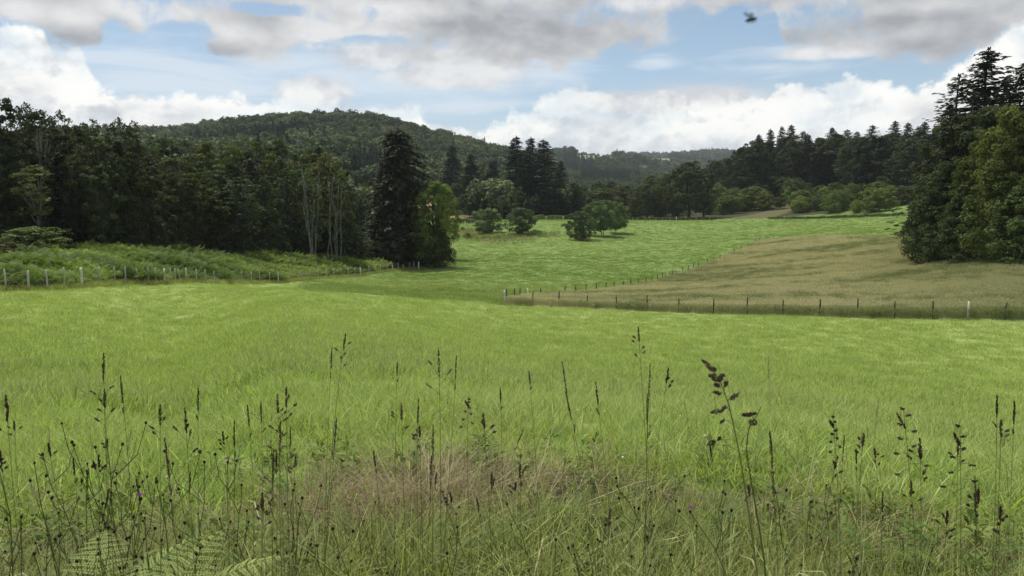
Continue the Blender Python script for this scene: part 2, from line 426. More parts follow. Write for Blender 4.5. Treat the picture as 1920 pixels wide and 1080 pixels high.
def tag(o, label=None, cat=None, group=None, kind=None):
    if label: o['label'] = label
    if cat: o['category'] = cat
    if group: o['group'] = group
    if kind: o['kind'] = kind
    return o
def put(name, me, parent=None, loc=None, color=None, mod=None):
    o = bpy.data.objects.new(name, me); C.objects.link(o)
    if parent is not None: o.parent = parent
    if loc is not None: o.location = loc
    if color is not None: o.color = (*color, 1)
    return o
def thing(name, loc, rz=0, sc=(1, 1, 1), label=None, cat=None, group=None):
    e = bpy.data.objects.new(name, None); C.objects.link(e)
    e.location = loc; e.rotation_euler = (0, 0, rz); e.scale = sc; e.empty_display_size = 0.3
    tag(e, label, cat, group); return e

# ------------------------------------------------------------------ materials
MATS = {}
def leafmat(name, c1, c2, trans=0.35, rnd=0.25, rough=0.7, instancer=False, spec=0.10, c3=None, tcol=(1.15, 1.25, 0.45)):
    m = bpy.data.materials.new(name); m.use_nodes = True; t = NT(m.node_tree); t.n.clear()
    out = t.node('ShaderNodeOutputMaterial')
    at = t.node('ShaderNodeAttribute', attribute_name='tint')
    oi = t.node('ShaderNodeObjectInfo')
    col = t.mix(at.outputs['Fac'], c1, c2)
    if instancer:
        ia = t.node('ShaderNodeAttribute', attribute_name='tone', attribute_type='INSTANCER')
        col = t.mix(ia.outputs['Fac'], col, c3 if c3 else c2)
    if not instancer:
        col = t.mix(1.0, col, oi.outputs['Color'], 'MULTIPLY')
    v = t.math('MULTIPLY_ADD', oi.outputs['Random'], rnd*2, 1-rnd)
    hsv = t.node('ShaderNodeHueSaturation'); t.put(hsv.inputs['Color'], col); t.put(hsv.inputs['Value'], v)
    t.put(hsv.inputs['Hue'], t.math('MULTIPLY_ADD', t.math('FRACT', t.math('MULTIPLY', oi.outputs['Random'], 7.31)), 0.03, 0.485))
    col = hsv.outputs[0]
    pr = t.node('ShaderNodeBsdfPrincipled'); t.put(pr.inputs['Base Color'], col)
    pr.inputs['Roughness'].default_value = rough; pr.inputs['Specular IOR Level'].default_value = spec
    if trans > 0:
        tr = t.node('ShaderNodeBsdfTranslucent')
        t.put(tr.inputs['Color'], t.mix(1.0, col, tcol, 'MULTIPLY'))
        mx = t.node('ShaderNodeMixShader'); mx.inputs[0].default_value = trans
        t.l.new(pr.outputs[0], mx.inputs[1]); t.l.new(tr.outputs[0], mx.inputs[2]); t.l.new(mx.outputs[0], out.inputs[0])
    else:
        t.l.new(pr.outputs[0], out.inputs[0])
    m.cycles.emission_sampling = 'NONE'
    MATS[name] = m; return m
def plainmat(name, c1, c2, scale=8, rough=0.85, bump=0.3, stretch=(1, 1, 1), spec=0.2):
    m = bpy.data.materials.new(name); m.use_nodes = True; t = NT(m.node_tree); t.n.clear()
    out = t.node('ShaderNodeOutputMaterial')
    tc = t.node('ShaderNodeTexCoord'); oi = t.node('ShaderNodeObjectInfo')
    v = t.vmath('MULTIPLY', t.vmath('ADD', tc.outputs['Object'], t.vmath('SCALE', (3.0, 7.0, 11.0), scale=oi.outputs['Random'])), stretch)
    n = t.noise(v, scale, 5, 0.6)
    col = t.mix(t.smooth(n, 0.35, 0.65), c1, c2)
    col = t.mix(1.0, col, oi.outputs['Color'], 'MULTIPLY')
    pr = t.node('ShaderNodeBsdfPrincipled'); t.put(pr.inputs['Base Color'], col); pr.inputs['Roughness'].default_value = rough
    pr.inputs['Specular IOR Level'].default_value = spec
    if bump:
        b = t.node('ShaderNodeBump'); b.inputs['Strength'].default_value = bump; t.put(b.inputs['Height'], n); t.l.new(b.outputs[0], pr.inputs['Normal'])
    t.l.new(pr.outputs[0], out.inputs[0]); MATS[name] = m; return m
M_bark = plainmat('bark_dark', (0.035, 0.03, 0.024), (0.075, 0.068, 0.055), 6, stretch=(1, 1, .25))
M_pale = plainmat('bark_pale', (0.20, 0.19, 0.17), (0.09, 0.085, 0.075), 5, stretch=(1, 1, .5))
M_post = plainmat('weathered_wood', (0.30, 0.29, 0.27), (0.46, 0.45, 0.42), 14, stretch=(1, 1, .15))
M_white = plainmat('pale_wood', (0.70, 0.69, 0.62), (0.52, 0.51, 0.45), 9, stretch=(1, 1, .2))
M_darkpost = plainmat('dark_wood', (0.05, 0.045, 0.035), (0.10, 0.09, 0.075), 14, stretch=(1, 1, .15))
M_wire = plainmat('wire', (0.25, 0.25, 0.24), (0.33, 0.32, 0.30), 4, 0.5, 0)
M_broad = leafmat('broad_leaf', (0.050, 0.064, 0.034), (0.088, 0.112, 0.050), 0.28)
M_con = leafmat('needle', (0.034, 0.046, 0.034), (0.056, 0.070, 0.048), 0.12, tcol=(1.1, 1.1, .6))
M_orch = leafmat('orchard_leaf', (0.095, 0.125, 0.068), (0.165, 0.21, 0.11), 0.25)
M_far = leafmat('far_leaf', (0.036, 0.058, 0.034), (0.066, 0.094, 0.050), 0.2, 0.25, instancer=True, c3=(0.125, 0.155, 0.075))
M_farcon = leafmat('far_needle', (0.026, 0.042, 0.032), (0.042, 0.062, 0.044), 0.1, 0.2, instancer=True, c3=(0.04, 0.06, 0.04))
M_grass = leafmat('field_blade', (0.11, 0.18, 0.038), (0.49, 0.575, 0.205), 0.42, 0.18, instancer=True, c3=(0.36, 0.425, 0.155), tcol=(1.05, 1.15, 0.5))
M_mid = leafmat('mid_blade', (0.145, 0.215, 0.055), (0.225, 0.285, 0.085), 0.38, 0.15, instancer=True, c3=(0.33, 0.37, 0.14), tcol=(1.05, 1.15, 0.5))
M_verge = leafmat('verge_blade', (0.045, 0.07, 0.018), (0.46, 0.50, 0.19), 0.35, 0.4, instancer=True, c3=(0.29, 0.32, 0.125), tcol=(1.05, 1.1, 0.5))
M_straw = leafmat('straw_blade', (0.27, 0.23, 0.14), (0.46, 0.41, 0.25), 0.25, 0.2, instancer=True, c3=(0.22, 0.15, 0.10), tcol=(1, .95, .7))
M_mead = leafmat('meadow_blade', (0.50, 0.50, 0.31), (0.70, 0.68, 0.45), 0.35, 0.15, instancer=True, c3=(0.27, 0.32, 0.14), tcol=(1, .95, .6))
M_brack = leafmat('bracken_leaf', (0.075, 0.12, 0.034), (0.13, 0.19, 0.05), 0.32, 0.2, instancer=True, c3=(0.22, 0.29, 0.075))
M_fern = leafmat('fern_leaf', (0.24, 0.31, 0.11), (0.38, 0.45, 0.19), 0.35, 0.15)
M_stem = leafmat('grass_stem', (0.11, 0.14, 0.05), (0.22, 0.25, 0.09), 0.25, 0.3)
M_seed = leafmat('seed_head', (0.075, 0.056, 0.052), (0.19, 0.14, 0.115), 0.22, 0.4, tcol=(1, .9, .8))
M_paleseed = leafmat('pale_seed', (0.40, 0.38, 0.20), (0.50, 0.46, 0.27), 0.3, 0.1, tcol=(1, 1, .7))
M_bud = leafmat('bud', (0.020, 0.016, 0.012), (0.04, 0.03, 0.02), 0.0, 0.2)
M_purple = leafmat('petal_purple', (0.30, 0.08, 0.30), (0.42, 0.14, 0.40), 0.3, 0.1, tcol=(1, .8, 1))
M_white_fl = leafmat('petal_white', (0.7, 0.7, 0.64), (0.8, 0.8, 0.75), 0.3, 0.1, instancer=True, c3=(.75, .72, .5), tcol=(1, 1, .9))

# ------------------------------------------------------------------ zones of the ground
meadow = np.vstack([poly_xy([(944, 572), (1000, 575), (1060, 577), (1156, 581), (1272, 587), (1401, 591), (1536, 595), (1677, 598), (1815, 600), (1920, 601.5), (2150, 606)]),
                    poly_xy([(2150, 500), (1990, 484), (1880, 470), (1780, 458), (1690, 447), (1560, 446), (1430, 452), (1365, 483), (1310, 505), (1253, 525), (1197, 540), (1136, 549), (1059, 556), (990, 563)])])
fence_left_pts = [(-60, 549), (12, 546), (54, 545), (90, 544), (122, 541), (154, 538), (189, 535), (216, 533), (236, 532), (258, 532), (279, 532), (293, 532), (309, 532.5),
                  (321, 530), (329, 530), (339, 530), (350, 528), (369, 530), (385, 530), (402, 531), (419, 530), (436, 530), (454, 530), (472, 531), (488, 530), (506, 530), (522, 531),
                  (546, 527), (564, 525), (582, 523), (597, 522.5), (612, 521.5), (626, 520.5), (640, 519), (653, 518), (665, 517.5), (676, 517),
                  (692, 513), (704, 511), (713, 510), (726, 508), (736, 507), (747, 506), (756, 505), (768, 504), (776, 504), (785, 505),
                  (793, 500), (800, 499), (806, 498), (812, 496), (820, 492), (827, 489), (835, 486), (841, 483)]
FL = [hit(px, py+0.0) for px, py in fence_left_pts]
# bracken and wood floor lie behind the left fence
brk = np.vstack([np.array([(x, y) for x, y, z, r in FL[:-4]])*1.012, np.array([polar(785, 176), polar(740, 168)]),
                 np.array([polar(700, 160), polar(600, 152), polar(520, 142), polar(309, 128), polar(150, 121), polar(0, 120), polar(-150, 118)])])
lines_crest = poly_xy([(940, 572), (800, 562), (700, 555), (560, 545)])
crest_az = [math.atan2(x, y) for x, y in lines_crest][::-1]; crest_R = [math.hypot(x, y) for x, y in lines_crest][::-1]
islands = [(940, 446, 75, 9), (1010, 440, 45, 5), (880, 436, 35, 10), (1090, 444, 26, 5)]
brownfield = np.array([polar(640, 290), polar(890, 345), polar(905, 420), polar(600, 420)])
pathpoly = np.array([polar(1350, 328), polar(1440, 324), polar(1500, 380), polar(1480, 400)])
farfields = [np.array([polar(1206, 2250), polar(1256, 2300), polar(1250, 3050), polar(1192, 3100)]), np.array([polar(1078, 1820), polar(1150, 1820), polar(1146, 2300), polar(1080, 2300)])]
dark_pts = [(hit(90, 692)[:2], 1.15, 0.42), (hit(1500, 560)[:2], .1, .1)]
def zones(x, y):
    """returns dict of masks"""
    r = np.hypot(x, y); a = np.arctan2(x, y)
    wob = (fbm(x/1.3, y/1.3, 31, 3)-0.5)
    z = {}
    z['verge'] = np.clip((4.75+wob*1.3-r)/0.5+0.5, 0, 1)
    z['meadow'] = inpoly(x+wob*1.2, y+wob*1.2, meadow).astype(float)
    z['brk'] = inpoly(x, y, brk).astype(float)
    ma = [math.atan2(*q) for q in meadow[:11]]; mr = [math.hypot(*q)+1.0 for q in meadow[:11]]
    cr = np.interp(a, list(crest_az)+ma[1:], list(crest_R)+mr[1:], left=1e9)
    z['mid'] = np.clip((r-(cr+wob*4))/4+0.5, 0, 1)
    fa = np.array([math.atan2(f[0], f[1]) for f in FL]); fr = np.array([f[3] for f in FL])
    z['wood'] = (((a < fa[-8]) & (r > 1.03*np.interp(a, fa, fr)) & (r > 116)) | (r > 330)).astype(float)
    z['brown'] = inpoly(x, y, brownfield).astype(float)
    return z

def build_ground():
    fine = np.arange(-46, 46.01, 0.2); co1 = np.arange(-180, -46, 4.0); co2 = np.arange(48, 180, 4.0)
    az = np.radians(np.concatenate([co1, fine, co2]))
    rr = np.exp(np.arange(math.log(0.3), math.log(9000), 0.0135))
    A, RR = np.meshgrid(az, rr, indexing='ij')
    x = RR*np.sin(A); y = RR*np.cos(A); z = ground(x, y)
    n, m = A.shape
    V = np.stack([x, y, z], -1).reshape(-1, 3)
    i = np.arange(n)[:, None]; j = np.arange(m-1)[None]
    Q = np.stack([i*m+j, i*m+j+1, ((i+1) % n)*m+j+1, ((i+1) % n)*m+j], -1).reshape(-1, 4)[:, ::-1]
    c = len(V); V = np.vstack([V, [[0, 0, 0.0]]])
    T = np.array([[k*m, ((k+1) % n)*m, c] for k in range(n)])[:, ::-1]
    Q = Q[:, ::-1]; T = T[:, ::-1]
    me = mesh_from('ground', V, [Q, T], GROUND_MAT(), None, True)
    zz = zones(V[:, 0], V[:, 1])
    for k in ('verge', 'meadow', 'brk', 'mid', 'wood', 'brown'):
        at = me.attributes.new('z_'+k, 'FLOAT', 'POINT'); at.data.foreach_set('value', zz[k].astype(np.float32))
    isl = np.zeros(len(V))
    for px, py, rx, ry in islands:
        x0, y0, z0, r0 = hit(px, py); sx = rx*r0/FPX; x1, y1 = hit(px, py+ry)[:2]; sy = math.hypot(x1-x0, y1-y0)
        aa = math.atan2(x0, y0); dx = V[:, 0]-x0; dy = V[:, 1]-y0
        u = (dx*math.cos(aa)-dy*math.sin(aa))/sx; v = (dx*math.sin(aa)+dy*math.cos(aa))/sy
        isl = np.maximum(isl, np.clip((1.0-np.hypot(u, v))*3, 0, 1))
    isl = np.maximum(isl, inpoly(V[:, 0], V[:, 1], pathpoly)*0.8)
    at = me.attributes.new('z_isl', 'FLOAT', 'POINT'); at.data.foreach_set('value', isl.astype(np.float32))
    ff = np.zeros(len(V))
    for f in farfields: ff = np.maximum(ff, inpoly(V[:, 0], V[:, 1], f).astype(float))
    at = me.attributes.new('z_ff', 'FLOAT', 'POINT'); at.data.foreach_set('value', ff.astype(np.float32))
    o = put('ground', me); tag(o, 'rolling green farmland running from the verge into the valley', 'ground', kind='structure')
def GROUND_MAT():
    m = bpy.data.materials.new('land'); m.use_nodes = True; t = NT(m.node_tree); t.n.clear()
    out = t.node('ShaderNodeOutputMaterial'); g = t.node('ShaderNodeNewGeometry'); Pn = g.outputs['Position']
    f = lambda k: t.node('ShaderNodeAttribute', attribute_name='z_'+k).outputs['Fac']
    n1 = t.noise(Pn, 0.11, 5, 0.6); n2 = t.noise(Pn, 0.9, 5, 0.65); n3 = t.noise(Pn, 9.0, 4, 0.7)
    st = t.noise(t.vmath('MULTIPLY', Pn, (0.35, 1.0, 1.0)), 0.25, 5, 0.65)
    nearc = t.mix(t.smooth(n2, 0.3, 0.7), (0.22, 0.29, 0.08), (0.29, 0.36, 0.11))
    nearc = t.mix(t.smooth(n3, 0.35, 0.75), nearc, (0.12, 0.165, 0.045))
    midc = t.mix(t.smooth(st, 0.32, 0.68), (0.13, 0.205, 0.058), (0.18, 0.255, 0.08))
    midc = t.mix(t.smooth(n2, 0.52, 0.8, 0, .6), midc, (0.24, 0.30, 0.12))
    col = t.mix(f('mid'), nearc, midc)
    vg = t.mix(t.smooth(n3, 0.3, 0.7), (0.025, 0.028, 0.013), (0.07, 0.065, 0.032))
    col = t.mix(f('verge'), col, vg)
    mc = t.mix(t.smooth(st, 0.35, 0.65), (0.46, 0.43, 0.28), (0.30, 0.32, 0.16))
    col = t.mix(f('meadow'), col, mc)
    col = t.mix(f('brk'), col, (0.045, 0.06, 0.022))
    col = t.mix(f('wood'), col, t.mix(n2, (0.03, 0.036, 0.016), (0.05, 0.055, 0.026)))
    col = t.mix(f('brown'), col, t.mix(st, (0.30, 0.23, 0.12), (0.24, 0.20, 0.10)))
    col = t.mix(f('isl'), col, t.mix(t.smooth(n2, 0.35, 0.65), (0.13, 0.10, 0.055), (0.10, 0.11, 0.045)))
    col = t.mix(f('ff'), col, (0.17, 0.20, 0.11))
    pr = t.node('ShaderNodeBsdfPrincipled'); t.put(pr.inputs['Base Color'], col); pr.inputs['Roughness'].default_value = 0.95
    pr.inputs['Specular IOR Level'].default_value = 0.1
    b = t.node('ShaderNodeBump'); b.inputs['Strength'].default_value = 0.5; b.inputs['Distance'].default_value = 0.15
    t.put(b.inputs['Height'], t.math('ADD', n2, t.math('MULTIPLY', n3, 0.3))); t.l.new(b.outputs[0], pr.inputs['Normal'])
    t.l.new(pr.outputs[0], out.inputs[0]); return m
build_ground()

# ------------------------------------------------------------------ scatter by geometry nodes (stuff only)
def scatter(name, protos, pts, rot, scl, idx, tone, label, cat):
    """one object: a cloud of points that carries instances of the proto meshes"""
    me = bpy.data.meshes.new(name)
    me.vertices.add(len(pts)); me.vertices.foreach_set('co', np.asarray(pts, np.float32).ravel())
    for nm, ty, arr in (('rot', 'FLOAT_VECTOR', rot), ('scl', 'FLOAT_VECTOR', scl), ('idx', 'INT', idx), ('tone', 'FLOAT', tone)):
        a = me.attributes.new(nm, ty, 'POINT')
        a.data.foreach_set('vector' if ty == 'FLOAT_VECTOR' else 'value', np.asarray(arr, np.int32 if ty == 'INT' else np.float32).ravel())
    col = bpy.data.collections.new(name+'_kinds')
    for i, p in enumerate(protos):
        o = bpy.data.objects.new('%s_kind_%02d' % (name, i), p); col.objects.link(o)
    o = put(name, me); tag(o, label, cat, kind='stuff')
    ng = bpy.data.node_groups.new(name+'_spread', 'GeometryNodeTree')
    ng.interface.new_socket('Geometry', in_out='INPUT', socket_type='NodeSocketGeometry')
    ng.interface.new_socket('Geometry', in_out='OUTPUT', socket_type='NodeSocketGeometry')
    gi = ng.nodes.new('NodeGroupInput'); go = ng.nodes.new('NodeGroupOutput')
    ip = ng.nodes.new('GeometryNodeInstanceOnPoints'); ci = ng.nodes.new('GeometryNodeCollectionInfo')
    ci.inputs['Collection'].default_value = col; ci.inputs['Separate Children'].default_value = True; ci.inputs['Reset Children'].default_value = True
    def na(nm, ty):
        n = ng.nodes.new('GeometryNodeInputNamedAttribute'); n.data_type = ty; n.inputs['Name'].default_value = nm
        return n.outputs['Attribute']
    L = ng.links
    L.new(gi.outputs[0], ip.inputs['Points']); L.new(ci.outputs[0], ip.inputs['Instance'])
    ip.inputs['Pick Instance'].default_value = True
    L.new(na('idx', 'INT'), ip.inputs['Instance Index']); L.new(na('scl', 'FLOAT_VECTOR'), ip.inputs['Scale'])
    er = ng.nodes.new('FunctionNodeEulerToRotation'); L.new(na('rot', 'FLOAT_VECTOR'), er.inputs[0]); L.new(er.outputs[0], ip.inputs['Rotation'])
    L.new(ip.outputs[0], go.inputs[0])
    md = o.modifiers.new('spread', 'NODES'); md.node_group = ng
    return o
def rots(r, n, tilt=0.12):
    return np.stack([r.normal(0, tilt, n), r.normal(0, tilt, n), r.uniform(0, 6.283, n)], -1)
def polar_pts(r, n, r0, r1, power=0.0, half=0.78, a0=None, a1=None):
    """density over area ~ R**-power"""
    k = 2-power
    u = r.uniform(size=n)
    R = (r0**k+u*(r1**k-r0**k))**(1/k) if abs(k) > 1e-6 else r0*(r1/r0)**u
    a = r.uniform(-half if a0 is None else a0, half if a1 is None else a1, n)
    return R*np.sin(a), R*np.cos(a), R, a

def tuft(seed, n, rad, h0, h1, w, mat, lean=0.35, curl=0.5, seeds=0, seedmat=None, segs=3):
    r = rng(seed); g = Geo()
    th = r.uniform(0, 6.283, n); d = rad*np.sqrt(r.uniform(0, 1, n)); h = r.uniform(h0, h1, n)
    base = np.stack([d*np.cos(th), d*np.sin(th), np.full(n, -0.02)], -1)
    ld = th+r.normal(0, 1.2, n); L = np.stack([np.cos(ld), np.sin(ld), np.zeros(n)], -1)
    side = np.stack([-np.sin(ld+r.normal(0, .6, n)), np.cos(ld), np.zeros(n)], -1)
    side /= np.linalg.norm(side, axis=1)[:, None]
    lean_ = np.abs(r.normal(0, lean, n)); curl_ = np.abs(r.normal(0, curl, n))
    rows = []
    for k in range(segs+1):
        t = k/segs
        out = (lean_*t+curl_*t*t)*h
        zz = h*(t-0.28*curl_*t*t*t)
        p = base+L*out[:, None]; p[:, 2] += zz
        ww = w*(1-t**1.6)*r.uniform(.98, 1.02)
        rows.append((p-side*ww*0.5, p+side*ww*0.5) if k < segs else (p,))
    per = 2*segs+1
    V = np.concatenate([np.stack(x, 1) for x in rows], 1)       # n, per, 3
    Q = np.array([[2*k, 2*k+1, 2*k+3, 2*k+2] for k in range(segs-1)])
    T = np.array([[2*(segs-1), 2*(segs-1)+1, 2*segs]])
    b = np.arange(n)[:, None, None]*per
    tint = np.repeat(r.uniform(0, 1, n), per)
    g.add(V.reshape(-1, 3), (Q[None]+b).reshape(-1, 4), (T[None]+b).reshape(-1, 3), tint)
    me = g.build('tuft', [mat] if seedmat is None else [mat, seedmat])
    return me
def tuft_seeded(seed, n, rad, h0, h1, w, mat, seedmat, ns, sw=0.012, sl=0.10):
    """upright stems carrying narrow flower plumes"""
    base = tuft(seed, n, rad, h0*0.5, h0, w, mat)
    r = rng(seed+5); g = Geo()
    for i in range(ns):
        x, y = r.normal(0, rad*.6, 2); h = r.uniform(h0, h1); lx, ly = r.normal(0, 0.10, 2)
        p = np.array([[x, y, 0], [x+lx*.3*h, y+ly*.3*h, h*.55], [x+lx*h, y+ly*h, h]])
        g.tube(p, [0.0018*3*w/0.006*.6]*3, 3, 0.9, cap=False)
        k = 9; tt = r.uniform(0, 1, k)
        c = p[2]+np.outer(tt-0.3, np.array([lx, ly, 1])*sl)+r.normal(0, sw*.5, (k, 3))
        nr = r.normal(size=(k, 3)); nr[:, 2] *= .2
        g2 = np.tile(np.array([[lx, ly, 1.0]]), (k, 1))
        a = np.cross(nr, g2); a /= np.linalg.norm(a, axis=1)[:, None]
        b = g2/np.linalg.norm(g2, axis=1)[:, None]
        V = np.stack([c-b*sl*.22, c+a*sw*.6, c+b*sl*.22, c-a*sw*.6], 1)
        g.add(V.reshape(-1, 3), np.arange(k)[:, None]*4+np.arange(4)[None], None, np.repeat(r.uniform(0, 1, k), 4))
    sm = g.build('plumes', [seedmat])
    # join both into one mesh
    V1 = np.empty(len(base.vertices)*3, np.float32); base.vertices.foreach_get('co', V1)
    V2 = np.empty(len(sm.vertices)*3, np.float32); sm.vertices.foreach_get('co', V2)
    def faces(me, off):
        out = {}
        for p in me.polygons: out.setdefault(len(p.vertices), []).append([v+off for v in p.vertices])
        return out
    f1 = faces(base, 0); f2 = faces(sm, len(base.vertices))
    F = []; fm = []
    for f, mi in ((f1, 0), (f2, 1)):
        for k in (4, 3):
            if k in f: F.append(np.array(f[k])); fm += [mi]*len(f[k])
    t1 = [d.value for d in base.attributes['tint'].data]; t2 = [d.value for d in sm.attributes['tint'].data]
    return mesh_from('seeded_tuft', np.concatenate([V1, V2]).reshape(-1, 3), F, [mat, seedmat], t1+t2, False, fm)

def drop(x, y): return np.stack([x, y, ground(x, y)], -1)

def build_grass():
    r = rng(11)
    # --- near field
    near_k = [tuft(s, 22, 0.13, 0.06, 0.20, 0.0075, M_grass, 0.5, 0.6) for s in range(4)]
    x, y, R, a = polar_pts(r, 27000, 4.2, 21, 1.0, 0.72)
    z = zones(x, y); keep = r.uniform(size=len(x)) > z['verge']*0.9
    x, y, R = x[keep], y[keep], R[keep]
    tone = np.clip((fbm(x/2.2, y/2.2, 3)-0.35)*1.5+r.normal(0, .15, len(x)), 0, 1)
    dk = np.zeros(len(x))
    (dx0, dy0), _, _ = dark_pts[0]
    sc = (0.25+1.15*fbm(x/.6, y/.6, 77, 3))*(1+.22*r.normal(size=len(x)))
    near_k.append(tuft(9, 26, 0.15, 0.12, 0.26, 0.009, M_brack, 0.6, 0.8))
    idx = r.integers(0, 4, len(x)); a_ = np.arctan2(x, y); a0_ = math.atan2(dx0, dy0); R0_ = math.hypot(dx0, dy0)
    dk = ((a_-a0_)/.062)**2+((R-R0_)/.75)**2+(fbm(x/.3, y/.3, 8, 2)-.5)*1.2 < 1
    idx[dk] = 4; tone[dk] = 0
    scatter('near_field_grass', near_k, drop(x, y), rots(r, len(x)), np.repeat(sc[:, None], 3, 1), idx, tone,
            'fresh bright green meadow grass of the near field just past the verge', 'grass')
    far_k = [tuft(40+s, 60, 0.45, 0.07, 0.19, 0.013, M_grass, 0.45, 0.5) for s in range(4)]
    x, y, R, a = polar_pts(r, 48000, 11, 150, 1.25, 0.74)
    z = zones(x, y); keep = (z['meadow'] < .5) & (z['brk'] < .5) & (z['mid'] < .5) & (z['wood'] < .5)
    x, y, R = x[keep], y[keep], R[keep]
    tone = np.clip(.4+(fbm(x/2.5, y/2.5, 3)-0.5)*.9+r.normal(0, .2, len(x)), 0, 1)
    sc = (0.9+0.5*fbm(x/2.1, y/2.1, 78, 3))
    scatter('field_grass', far_k, drop(x, y), rots(r, len(x)), np.repeat(sc[:, None], 3, 1), r.integers(0, 4, len(x)), tone,
            'smooth bright green grass across the near field up to its fences', 'grass')
    mid_k = [tuft(60+s, 60, 0.9, 0.06, 0.20, 0.035, M_mid, 0.5, 0.5) for s in range(4)]
    x, y, R, a = polar_pts(r, 60000, 66, 330, 1.0, 0.6, a0=-0.35, a1=0.52)
    z = zones(x, y); keep = (z['meadow'] < .5) & (z['brk'] < .5) & (z['mid'] > .5) & (z['wood'] < .5)
    x, y = x[keep], y[keep]
    tone = np.clip((fbm(x/26, y/9, 23)-0.42)*2.2+r.normal(0, .18, len(x)), 0, 1)
    sc = (0.8+0.5*fbm(x/5, y/5, 79, 3))
    scatter('mid_field_grass', mid_k, drop(x, y), rots(r, len(x)), np.repeat(sc[:, None], 3, 1), r.integers(0, 4, len(x)), tone,
            'shorter darker green grass on the slope between the two fences', 'grass')
    # --- dry meadow
    md_k = [tuft_seeded(80+s, 26, 0.40, 0.45, 0.85, 0.012, M_mead, M_mead, 16, 0.035, 0.16) for s in range(4)]
    x, y, R, a = polar_pts(r, 90000, 62, 230, 1.0, a0=-0.05, a1=0.72)
    keep = zones(x, y)['meadow'] > .5
    x, y = x[keep], y[keep]
    tone = np.clip((.6*fbm(x/16, y/7, 33, 4)+.4*fbm(x/1.6, y/1.6, 34, 3)-0.475)*5.0+r.normal(0, .28, len(x)), 0, 1)
    front = np.array([math.hypot(*q) for q in meadow[:11]]); fa = np.array([math.atan2(*q) for q in meadow[:11]])
    d = np.hypot(x, y)-np.interp(np.arctan2(x, y), fa, front)
    tone = np.clip(tone+np.clip(1-d/2.2, 0, 1)*0.8+np.clip((np.arctan2(x, y)-0.40)*2.5, 0, .45), 0, 1)
    sc = (0.62+0.5*fbm(x/5, y/5, 80, 3))
    scatter('meadow_grass', md_k, drop(x, y), rots(r, len(x), .08), np.repeat(sc[:, None], 3, 1), r.integers(0, 4, len(x)), tone,
            'tall dry brown uncut grass filling the fenced meadow at right', 'grass')
    vk0 = [tuft(160+s, 24, 0.35, 0.25, 0.65, 0.014, M_verge, 0.4, 0.5) for s in range(4)]
    # --- strips of weeds under the left fence
    P_ = np.array([(f[0], f[1]) for f in FL]); n = 3600
    seg = np.linalg.norm(np.diff(P_, axis=0), axis=1); cs = np.concatenate([[0], np.cumsum(seg)]); u = r.uniform(0, cs[-1], n)
    x = np.interp(u, cs, P_[:, 0])+r.normal(0, .35, n); y = np.interp(u, cs, P_[:, 1])+r.normal(0, .45, n)-0.1
    tone = np.clip(r.normal(.55, .3, n), 0, 1)
    scatter('fence_weeds', vk0, drop(x, y), rots(r, n, .1), np.repeat(r.uniform(.5, 1.1, n)[:, None], 3, 1), r.integers(0, 4, n), tone,
            'brownish weeds and seeding grass along the foot of the left fence', 'weeds')
    # --- verge: rough mixed vegetation
    vk = [tuft(100+s, 20, 0.12, 0.15, 0.48, 0.0085, M_verge, 0.45, 0.55, segs=4) for s in range(5)] + \
         [tuft(120+s, 9, 0.12, 0.35, 0.75, 0.0050, M_verge, 0.18, 0.4, segs=4) for s in range(3)]+[tuft(130+s, 7, 0.10, 0.25, 0.55, 0.013, M_verge, 0.5, 1.1, segs=5) for s in range(2)]
    x, y, R, a = polar_pts(r, 4700, 1.0, 5.2, 0.6, 0.80)
    wob = fbm(x/1.3, y/1.3, 31, 3)-.5
    fa_ = np.arctan2(x, y); clear = (R < 2.75) & (fa_ > math.atan((-20-960)/FPX)) & (fa_ < math.atan((330-960)/FPX))
    keep = ~(clear & (r.uniform(size=len(x)) < .8)) & (r.uniform(size=len(x)) < np.clip((5.0-R+wob)/0.8, 0, 1)) & ~((np.abs(R-4.45-wob*.6) < .22) & (r.uniform(size=len(x)) < .8))
    x, y, R = x[keep], y[keep], R[keep]
    tone = np.clip((fbm(x/.7, y/.7, 13, 3)-0.45)*2.4+r.normal(0, .2, len(x)), 0, 1)
    sc = np.clip(0.88-(R-2.3)*0.24, .34, .85)*(0.5+1.0*fbm(x/.5, y/.5, 14, 2))
    scatter('verge_grass', vk, drop(x, y), rots(r, len(x)), np.repeat(sc[:, None], 3, 1), r.integers(0, 10, len(x)), tone,
            'rough rank grass of mixed greens along the verge in the foreground', 'grass')
    wk = []
    for s_ in range(4):
        rr_ = rng(180+s_); g = Geo(); k = 16; th = rr_.uniform(0, 6.28, k); L = rr_.uniform(.04, .11, k); el_ = rr_.uniform(.1, 1.2, k); hz = rr_.uniform(0, .20, k)
        d = np.stack([np.cos(th)*np.cos(el_), np.sin(th)*np.cos(el_), np.sin(el_)], -1); side = np.stack([-np.sin(th), np.cos(th), np.zeros(k)], -1)
        b = np.stack([np.cos(th)*.015, np.sin(th)*.015, hz], -1); dn = np.array([0, 0, -1.])*(L*.25)[:, None]
        V = np.stack([b, b+d*(L*.5)[:, None]+side*(L*.19)[:, None], b+d*L[:, None]+dn, b+d*(L*.5)[:, None]-side*(L*.19)[:, None]], 1)
        g.add(V.reshape(-1, 3), np.arange(k)[:, None]*4+np.arange(4)[None], None, np.repeat(rr_.uniform(0, 1, k), 4)); g.tube([[0, 0, 0], [0, 0, .2]], .002, 4, .2, cap=False)
        wk.append(g.build('leafy_weed', [M_brack]))
    x, y, R, a = polar_pts(r, 900, 2.0, 5.3, 0.5, 0.78)
    keep = fbm(x/.45, y/.45, 57, 2) > .50; x, y = x[keep], y[keep]
